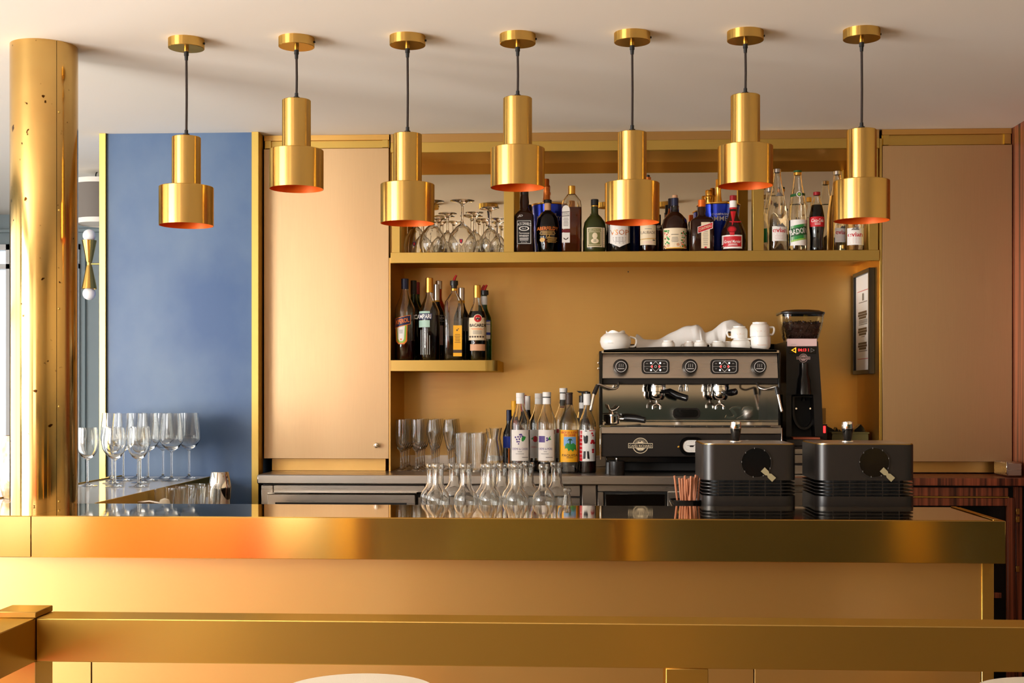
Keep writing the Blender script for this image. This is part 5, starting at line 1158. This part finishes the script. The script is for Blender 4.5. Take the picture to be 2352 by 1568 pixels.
cup('printed cup on top of the inner stack, handle towards the pot', 1698, ytop, ZT + h1 + .0006, 38, 28, -1, True, print_=True)
cup('printed cup on top of the outer stack with big round handle', 1745, 4.86, ZT + h2 + .0006, 45, 33, 1, True, print_=True)
q = W(1414, 900, 4.90); mt = mpp(1414, 4.9)
pot = thing('milk_jug', 'white china pot with scalloped lid lying askew on the machine', 'jug', (q.x, 4.91, ZT))
Hp = 50 * mt; Rp = 36 * mt
part('body', lathe([(0, 0), (Rp * .62, .0), (Rp * .9, Hp * .18), (Rp, Hp * .42), (Rp * .95, Hp * .62), (Rp * .72, Hp * .78), (Rp * .66, Hp * .80), (Rp * .62, Hp * .78), (0, Hp * .76)], 44), 'white_china', pot)
part('lid', lathe([(Rp * .66, Hp * .80), (Rp * .55, Hp * .86), (Rp * .2, Hp * .9), (0, Hp * .9)], 36), 'white_china', pot)
sc = []
for i in range(40):
    a = 2 * pi * i / 40; r = Rp * .62; sc.append((r * cos(a), r * sin(a), Hp * (.84 + .10 * abs(sin(a * 2.5)))))
V = [(x, y, Hp * .78) for x, y, _ in sc] + sc + [(x * .93, y * .93, z) for x, y, z in sc] + [(x * .93, y * .93, Hp * .78) for x, y, _ in sc]
part('scalloped_rim', (V, [(i + 40 * k, (i + 1) % 40 + 40 * k, (i + 1) % 40 + 40 * (k + 1), i + 40 * (k + 1)) for k in range(3) for i in range(40)]), 'white_china', pot)
part('handle', tube(spline([(Rp * .9, 0, Hp * .66), (Rp * 1.3, 0, Hp * .55), (Rp * 1.25, 0, Hp * .25), (Rp * .9, 0, Hp * .2)]), .004, 10), 'white_china', pot)
part('small_print', on_cyl(bars2d(.022, 1, .0007, .002, (0, 0)), Rp * .985 + .0012, Hp * .34, -.35), 'ink_grey', pot, False)
# crumpled towel: ridge line in pixels, draped fore and aft
ridge = [(1462, 768), (1470, 776), (1480, 781), (1500, 780), (1522, 774), (1545, 764), (1568, 754), (1588, 748), (1602, 746), (1612, 752), (1622, 766), (1634, 760), (1648, 748), (1662, 738), (1676, 737), (1692, 742), (1704, 746)]
tw = thing('towel', 'white cotton towel draped in folds over the cups', 'towel', (W(1575, 0, 4.98).x, 4.98, ZT))
nr, ns = 65, 13; V = []
R3 = spline([W(a, b, 5.02) for a, b in ridge], 4)
rd = random.Random(5)
for i, p in enumerate(R3):
    u = i / (len(R3) - 1)
    hump = 1.0 if 1 else 0
    for j in range(ns):
        v = -1 + 2 * j / (ns - 1); y = p.y + .062 * v
        low = ZT + .003 + (.0 if u < .45 else (p.z - ZT) * (.62 if .80 < u < .97 else .35 if .55 < u < .72 else .1))
        f = abs(v) ** 1.6
        z = p.z * (1 - f) + low * f + .002 * sin(23 * u + 4 * v) + .0015 * sin(51 * u - 6 * v)
        V.append((p.x + .006 * sin(9 * u + 3 * v) + .010 * v * sin(14 * u), y, max(z, ZT + .002)))
Fq = [(i * ns + j, i * ns + j + 1, (i + 1) * ns + j + 1, (i + 1) * ns + j) for i in range(len(R3) - 1) for j in range(ns - 1)]
to = part('cloth', (V, Fq), 'white_cloth', tw, ang=80, world=True)
md = to.modifiers.new('thickness', 'SOLIDIFY'); md.thickness = .0022

# ---------------------------------------------------------------- coffee grinder on its drawer base
kd = thing('knock_drawer', 'stack of narrow steel drawers under the coffee grinder', 'drawer unit', (W(1848, 0, 4.86).x, 5.0, ZK))
part('case', pbx(1806, 1899, 1025, 1089, 4.865, 5.2, .001), 'machine_grey', kd, world=True)
for a, b in ((1031, 1042), (1045, 1063), (1069, 1088)): part('drawer', pbx(1809, 1896, a, b, 4.853, 4.866, .0015), 'steel', kd, world=True)
ZG = W(1848, 1025, 4.865).z + .0006
YG = 4.90
gr = thing('coffee_grinder', 'tall black coffee grinder with clear bean hopper beside the espresso machine', 'grinder', (W(1840, 0, YG).x, 5.0, ZG))
def gp(name, a, b, c, d, Y0, Y1, mat, bev=0.0, par=None): return part(name, pbx(a, b, c, d, Y0, Y1, bev), mat, par or gr, True, world=True)
def taper(pts, Y0, Y1): return prism([(W(a, b, Y0).x, W(a, b, Y0).z) for a, b in pts], Y0, Y1)
part('body', taper([(1806, 906), (1887, 906), (1879, 784), (1806, 784)], YG, 5.2), 'black_plastic', gr, world=True)
part('rear_column', taper([(1806, 1010), (1891, 1010), (1887, 906), (1804, 906)], YG + .08, 5.2), 'black_matte', gr, world=True)
part('side_cheek', taper([(1806, 1002), (1818, 1002), (1818, 906), (1806, 906)], YG + .005, YG + .09), 'black_plastic', gr, world=True)
part('side_cheek', taper([(1872, 1002), (1891, 1002), (1887, 906), (1868, 906)], YG + .005, YG + .09), 'black_plastic', gr, world=True)
gp('base_tray', 1806, 1893, 1009, 1024.5, YG - .02, 5.19, 'dark_grey', .003)
gp('brown_mat', 1822, 1884, 1004, 1009, YG + .0, YG + .07, 'terracotta', .001)
# front plate, display, badge
pl = gp('price_plate', 1808.5, 1876.5, 777.5, 795, YG - .006, YG + .02, 'ink_pink', .001)
part('small_print', move(on_flat(bars2d(.018, 1, .0008, .002), -.0075, 0), W(1822, 791, YG)), 'ink_grey', pl, False, world=True)
ds = gp('display', 1812, 1874, 798, 812, YG - .002, YG + .01, 'black_gloss', .001)
k = W(1823, 804, YG); mg2 = mpp(1840, YG)
part('arrow_light', move(ring2d([(-6 * mg2, 0), (5 * mg2, 6.5 * mg2), (5 * mg2, -6.5 * mg2)], [(-3.2 * mg2, 0), (3.4 * mg2, 3.9 * mg2), (3.4 * mg2, -3.9 * mg2)], -.0035, -.002), k), 'led_orange', ds, False, world=True)
part('digits', move(on_flat(text2d('04:13 1', 24 * mg2, 6.5 * mg2, .01), -.0035, 0), W(1845, 803.5, YG)), 'led_red', ds, False, world=True)
part('cup_sign', move(ring2d([(-4 * mg2, 5 * mg2), (5 * mg2, 0), (-4 * mg2, -5 * mg2)], [(-3 * mg2, 3.4 * mg2), (3 * mg2, 0), (-3 * mg2, -3.4 * mg2)], -.0035, -.002), W(1866, 804, YG)), 'ink_grey', ds, False, world=True)
coffee_badge(1845, 822, YG - .001, .55, gr, 'ink_pink')
part('chute', move(rotate(lathe([(0, 0), (.016, 0), (.0175, -.04), (.024, -.06), (.029, -.115), (0, -.115)], 32), 'Z', 0), W(1846, 834, YG - .008)), 'black_gloss', gr, world=True)
part('chute_tip', move(lathe([(.0, .0), (.009, 0), (.006, .014), (0, .014)], 20), W(1845, 920, YG + .03)), 'black_gloss', gr, world=True)
part('holder_fork', join(tube([W(1829, 938, YG - .005), W(1829, 938, YG + .07)], .0035, 10), tube([W(1861, 938, YG - .005), W(1861, 938, YG + .07)], .0035, 10)), 'chrome', gr, world=True)
part('chute_shield', ring2d([(W(1846, 950, YG + .05).x + 27 * mg2 * cos(t), W(1846, 945, YG + .05).z + 42 * mg2 * sin(t)) for t in [pi + i * pi / 16 for i in range(17)]] + [(W(1873, 910, YG + .05).x, W(1846, 910, YG + .05).z), (W(1819, 910, YG + .05).x, W(1846, 910, YG + .05).z)],
   [(W(1846, 950, YG + .05).x + 22 * mg2 * cos(t), W(1846, 945, YG + .05).z + 37 * mg2 * sin(t)) for t in [pi + i * pi / 16 for i in range(17)]] + [(W(1868, 912, YG + .05).x, W(1846, 912, YG + .05).z), (W(1824, 912, YG + .05).x, W(1846, 912, YG + .05).z)], YG + .04, YG + .075), 'machine_grey', gr, world=True)
# hopper: rounded square funnel, lid, beans
hx, hy = W(1838, 0, 5.0).x, 5.0; mh = mpp(1838, 5.0)
hz = lambda py: W(1838, py, 4.93).z
hp = lambda r, py: (r * mh, hz(py))
sq4 = lambda r, z: 4
hop = [hp(34, 784), hp(40, 773), hp(46, 752), hp(49, 735), hp(50, 719)]
part('hopper', move(lathe(hop + [(r - .0022, z) for r, z in hop[::-1]], 44, sq4), (hx, hy, 0)), 'pane', gr, world=True)
part('lid', move(lathe([hp(51, 721), hp(52, 719), hp(52, 716), hp(40, 711.5), hp(20, 709), (0, hz(708.5))], 44, sq4), (hx, hy, 0)), 'black_plastic', gr, world=True)
part('hopper_collar', move(lathe([hp(36, 789), hp(37, 786), hp(36, 780), (0, hz(780))], 44, sq4), (hx, hy, 0)), 'black_plastic', gr, world=True)
bd = random.Random(8); bv = ([], [])
def bean(c, s):
    ax = [Vector((bd.gauss(0, 1), bd.gauss(0, 1), bd.gauss(0, 1))).normalized() for _ in range(2)]
    a = ax[0]; b = a.cross(ax[1]).normalized(); d = a.cross(b)
    P = [c + a * s * 1.45, c - a * s * 1.45, c + b * s, c - b * s, c + d * s * .8, c - d * s * .8]
    return [tuple(p) for p in P], [(0, 2, 4), (2, 1, 4), (1, 3, 4), (3, 0, 4), (2, 0, 5), (1, 2, 5), (3, 1, 5), (0, 3, 5)]
zlo, zhi = hz(778), hz(737)
for _ in range(1500):
    z = zlo + (zhi - zlo) * bd.random(); f = (z - zlo) / (zhi - zlo); R_ = (36 + 9 * f) * mh - .002
    a = bd.uniform(0, 2 * pi); e = 1 / (abs(cos(a)) ** 4 + abs(sin(a)) ** 4) ** .25
    if abs(z - zhi) < .006: r = R_ * sqrt(bd.random())
    else: r = R_ * (1 - .12 * bd.random())
    bv = join(bv, bean(Vector((hx + r * e * cos(a), hy + r * e * sin(a), z)), .0036)) if False else (bv[0] + bean_[0], bv[1] + [tuple(i + len(bv[0]) for i in q) for q in bean_[1]]) if (bean_ := bean(Vector((hx + r * e * cos(a), hy + r * e * sin(a), z)), .0034)) else bv
bo = part('coffee_beans', bv, 'beans', gr, world=True, ang=80); bo['kind'] = 'stuff'
part('bean_core', move(lathe([hp(33, 779), hp(42, 745), (38 * mh, zhi - .003), (0, zhi - .002)], 40, sq4), (hx, hy, 0)), 'beans', gr, world=True)

# ---------------------------------------------------------------- black boxes with levers on the work counter
def black_box(label, px0, px1, lever, circ_px, strip):
    Y0, Y1 = 3.775, 4.05
    a, b = W(px0, 0, Y0).x, W(px1, 0, Y0).x; z1 = W((px0 + px1) / 2, 1021, Y0).z; H = z1 - ZLOW
    c = (a + b) / 2; w_ = b - a; d_ = Y1 - Y0
    t = thing('drinks_cooler', label, 'cooler', (c, (Y0 + Y1) / 2, ZLOW), 'black coolers with lever taps on the work counter')
    o = rrect(w_, d_, .035, 8)
    zv1, zv0 = W(c, 1100, Y0).z - ZLOW, W(c, 1138, Y0).z - ZLOW
    zv1, zv0 = HC + (HY - 1101) * Y0 / F - ZLOW, HC + (HY - 1137) * Y0 / F - ZLOW
    part('lower_shell', vprism(o, 0, zv0), 'machine_grey', t)
    part('upper_shell', vprism(o, zv1, H), 'machine_grey', t)
    part('core', vprism(rrect(w_ - .05, d_ - .05, .02, 6), zv0, zv1), 'black_matte', t)
    for k in range(4):
        z = zv0 + (k + .72) * (zv1 - zv0) / 4.6
        part('vent_slat', vprism(o, z - .0011, z + .0013), 'machine_grey', t)
    for k in range(1, 6):
        x = -w_ / 2 + w_ * k / 6
        part('vent_rib', box(x - .001, x + .001, -d_ / 2 + .001, -d_ / 2 + .008, zv0, zv1), 'machine_grey', t, False)
    part('rim', vprism(rrect(w_ - .003, d_ - .003, .034, 8), H, H + .0022), 'brass_rail', t)
    part('top_tray', vprism(rrect(w_ - .012, d_ - .012, .032, 8), H + .002, H + .003), 'steel', t)
    mc = mpp(circ_px, Y0); k = W(circ_px, 1062, Y0) - Vector(t.location); r = 34.5 * mc
    part('round_window', move(prism(circ(r, 48), -.002, .002), k), 'black_gloss', t)
    part('window_ring', move(ring2d(circ(r * 1.02, 48), circ(r * .97, 48), -.0032, .0), k), 'machine_grey', t)
    for q in range(9):
        aa = 2 * pi * q / 9 + .3; part('ring_notch', move(box(-.0008, .0008, -.0036, -.003, -.002, .002), k + Vector((r * .97 * cos(aa), 0, r * .97 * sin(aa)))), 'ink_grey', t, False)
    s = W(strip[0], strip[1], Y0) - Vector(t.location); ca, sa = cos(-.75), sin(-.75)
    pts = [(-17 * mc, -6.5 * mc), (-4 * mc, -6 * mc), (0 * mc, -3.2 * mc), (4 * mc, -6 * mc), (18 * mc, -6.5 * mc), (18 * mc, 6.5 * mc), (4 * mc, 6 * mc), (0, 3.2 * mc), (-4 * mc, 6 * mc), (-17 * mc, 6.5 * mc)]
    part('tape_strip', move(prism([(x * ca - z * sa, x * sa + z * ca) for x, z in pts], -.0052, -.0036), s), 'tape', t, False)
    lx = W(lever, 0, 3.93).x - c; ml = mpp(lever, 3.93); L = lambda py: W(lever, py, 3.93).z - ZLOW
    lv = part('lever', move(lathe([(0, H + .003), (.009, H + .003), (.0115, L(1010)), (.0165, L(985)), (.0165, L(984)), (0, L(984))], 28), (lx, .02, 0)), 'black_gloss', t)
    part('lever_cap', move(lathe([(.0165, L(984)), (.0168, L(983)), (.0155, L(969)), (.014, L(968)), (.0135, L(970)), (0, L(970))], 28), (lx, .02, 0)), 'chrome', lv)
    part('lever_flange', move(lathe([(0, H + .003), (.02, H + .003), (.02, H + .0055), (0, H + .0055)], 28), (lx, .02, 0)), 'chrome', lv)
black_box('black ribbed cooler with lever beside the straw bucket', 1614, 1830, 1690, 1737, (1764, 1089))
black_box('black ribbed cooler with lever nearest the end of the bar', 1876, 2104, 1947, 2008, (2037, 1089))

# ---------------------------------------------------------------- behind the coolers: bin and bag
bn = thing('bar_caddy', 'olive plastic caddy on the counter beside the coffee grinder', 'caddy', (W(1958, 0, 5.05).x, 5.1, ZK))
part('tub', prism([(W(1905, 1084, 5.06).x, ZK + .001), (W(1998, 1084, 5.06).x, ZK + .001), (W(1994, 996, 5.06).x, W(1958, 996, 5.06).z), (W(1912, 996, 5.06).x, W(1958, 996, 5.06).z)], 5.06, 5.22), 'olive', bn, world=True)
part('lid', pbx(1910, 1997, 992, 996, 5.055, 5.225, .001), 'olive', bn, world=True)
def spiky(label, pts, Y):
    bt_ = thing('plastic_bag', label, 'bag', tuple(W(pts[0][0], 992, Y)))
    V = prism([(W(a, b, Y).x, W(a, b, Y).z) for a, b in pts], Y, Y + .05)
    part('film', V, 'black_gloss', bt_, False, world=True)
spiky('crumpled black plastic bag on the caddy behind the lever', [(1962, 991.4), (1988, 991.4), (1985, 983), (1977, 974), (1970, 981), (1963, 986)], 5.10)
spiky('crumpled black plastic bag poking up next to the grinder', [(1896, 991.4), (1932, 991.4), (1929, 986), (1926, 991), (1922, 981), (1918, 989), (1910, 983), (1903, 980), (1899, 977)], 5.10)
rs = thing('power_switch', 'small glowing red switch beside the grinder base', 'switch', tuple(W(1894, 995, 5.04)))
part('housing', pbx(1889, 1900, 974, 1010, 5.03, 5.05, .001), 'black_plastic', rs, world=True)
part('lamp', pbx(1891.5, 1896.5, 978, 994, 5.024, 5.03, .001), 'led_red', rs, world=True)

# ---------------------------------------------------------------- framed notice on the side of the niche
fxw = NX1 - .0006
YA, YBk = 5.03, 5.325
zt_, zb_ = W(2008, 614, YA).z, W(2008, 858, YA).z
fr = thing('picture_frame', 'black framed printed notice on the inner side of the niche', 'picture', (fxw, (YA + YBk) / 2, (zt_ + zb_) / 2))
dpt = .022
for nm, bx_ in (('frame_bar', box(fxw - dpt, fxw, YA, YA + .016, zb_, zt_, .001)), ('frame_bar', box(fxw - dpt, fxw, YBk - .016, YBk, zb_, zt_, .001)), ('frame_bar', box(fxw - dpt, fxw, YA + .016, YBk - .016, zt_ - .016, zt_, .001)), ('frame_bar', box(fxw - dpt, fxw, YA + .016, YBk - .016, zb_, zb_ + .016, .001))):
    part(nm, bx_, 'black_plastic', fr, world=True)
pp = part('sheet', box(fxw - .012, fxw - .002, YA + .014, YBk - .014, zb_ + .014, zt_ - .014), 'paper_white', fr, False, world=True)
def onp(vf, yc, zc): return [(fxw - .0128, yc - u, zc + v) for u, v in vf[0]], [q[::-1] for q in vf[1]]
yc = (YA + YBk) / 2; hh = zt_ - zb_
for z in (zt_ - hh * .19, zb_ + hh * .15): part('red_line', onp(grid2d(.20, .0022, 1), yc, z), 'ink_red', pp, False, world=True)
for s in (-1, 1): part('red_line', onp(grid2d(.0014, hh * .66, 1), yc + s * .10, zt_ - hh * .52), 'ink_red', pp, False, world=True)
part('crest', onp(grid2d(.03, .028, 1), yc, zt_ - hh * .25), 'ink_grey', pp, False, world=True)
for i, z in enumerate((.40, .425, .45, .56, .585, .61, .70, .725, .75)):
    part('heading', onp(grid2d((.15, .16, .13)[i % 3], .0085, 1), yc + .01, zt_ - hh * z), 'ink_brown', pp, False, world=True)
for i, z in enumerate((.30, .475, .488, .50, .515, .635, .775)):
    part('small_print', onp(grid2d(.15 if i != 5 else .06, .003, 1), yc, zt_ - hh * z), 'ink_grey', pp, False, world=True)

# ---------------------------------------------------------------- left end: vase, sconce, hanging shade
q = W(52, 900, 3.86); Hv = W(52, 1000, 3.86).z - ZBAR - .0008; Rv = 55 * mpp(52, 3.86)
va = thing('vase', 'mottled gold and cream ceramic vase half hidden behind the brass column', 'vase', (q.x, 3.87, ZBAR + .0008))
part('body', lathe([(0, 0), (Rv * .78, 0), (Rv * .86, .008), (Rv * .97, Hv * .25), (Rv, Hv * .5), (Rv * .97, Hv * .78), (Rv * .84, Hv * .95), (Rv * .80, Hv), (Rv * .74, Hv), (Rv * .76, Hv * .9), (Rv * .8, Hv * .3), (0, .02)], 48), 'vase_glaze', va)
YSC = 5.12; k = W(205, 606, YSC); ms = mpp(205, YSC)
sc_ = thing('wall_sconce', 'brass hourglass wall sconce with two white globes beside the blue wall', 'sconce', tuple(k))
zr = lambda py: W(205, py, YSC).z - k.z
part('upper_cone', lathe([(5.5 * ms, zr(603)), (7 * ms, zr(600)), (16.5 * ms, zr(552)), (15 * ms, zr(552)), (6 * ms, zr(598))], 36), 'brass_satin', sc_)
part('lower_cone', lathe([(5.5 * ms, zr(609)), (7 * ms, zr(613)), (17 * ms, zr(663)), (15.5 * ms, zr(663)), (6 * ms, zr(615))], 36), 'brass_satin', sc_)
part('centre_joint', lathe([(0, zr(614)), (5.6 * ms, zr(614)), (5.6 * ms, zr(599)), (0, zr(599))], 24), 'brass_satin', sc_)
part('arm', tube([(0, 0, 0), (bx0 + .002 - k.x, 0, 0)], .0035, 12), 'brass_satin', sc_)
part('rose', move(rotate(lathe([(0, 0), (.014, 0), (.014, .004), (0, .004)], 20), 'Y', -pi / 2), (bx0 + .0032 - k.x, 0, 0)), 'brass_satin', sc_)
def sphere(r, c): return move(lathe([(r * sin(pi * i / 16), -r * cos(pi * i / 16)) for i in range(17)], 28), c)
part('globe', sphere(14.5 * ms, (0, 0, zr(541))), 'globe', sc_); part('globe', sphere(14.8 * ms, (0, 0, zr(674))), 'globe', sc_)
YH = 5.75; k = W(236, 415, YH); mh_ = mpp(236, YH); zz = lambda py: W(236, py, YH).z - ZC
hs = thing('hanging_lampshade', 'grey drum lampshade with pale bands hanging behind the blue wall', 'lamp', (k.x, YH, ZC))
part('shade', lathe([(66 * mh_, zz(425)), (58 * mh_, zz(507)), (57.5 * mh_, zz(507)), (65.5 * mh_, zz(425))], 56), 'shade_fabric', hs)
part('upper_band', lathe([(66.6 * mh_, zz(416)), (66 * mh_, zz(427)), (65 * mh_, zz(427)), (65.6 * mh_, zz(416)), (66.6 * mh_, zz(416))], 56), 'shade_band', hs)
part('lower_band', lathe([(58.6 * mh_, zz(505)), (57.8 * mh_, zz(516)), (56.8 * mh_, zz(516)), (57.6 * mh_, zz(505)), (58.6 * mh_, zz(505))], 56), 'shade_band', hs)
part('top_disc', lathe([(0, zz(417)), (65 * mh_, zz(417)), (65 * mh_, zz(418)), (0, zz(418))], 48), 'shade_band', hs)
part('bottom_diffuser', lathe([(0, zz(513)), (57 * mh_, zz(513)), (57 * mh_, zz(514)), (0, zz(514))], 48), 'shade_band', hs)
part('cord', tube(spline([(-14 * mh_, 0, zz(417)), (-16 * mh_, 0, zz(400)), (-6 * mh_, 0, zz(386)), (0, 0, zz(378)), (0, 0, 0)]), .003, 8), 'black_matte', hs)
# double socket on the niche wall
so = thing('wall_socket', 'pale wall socket plate on the niche back above the caddy', 'socket', tuple(W(1893, 955, YN)))
part('plate', pbx(1886, 1897, 937, 972, YN - .008, YN - .0005, .001), 'ink_gold', so, world=True)
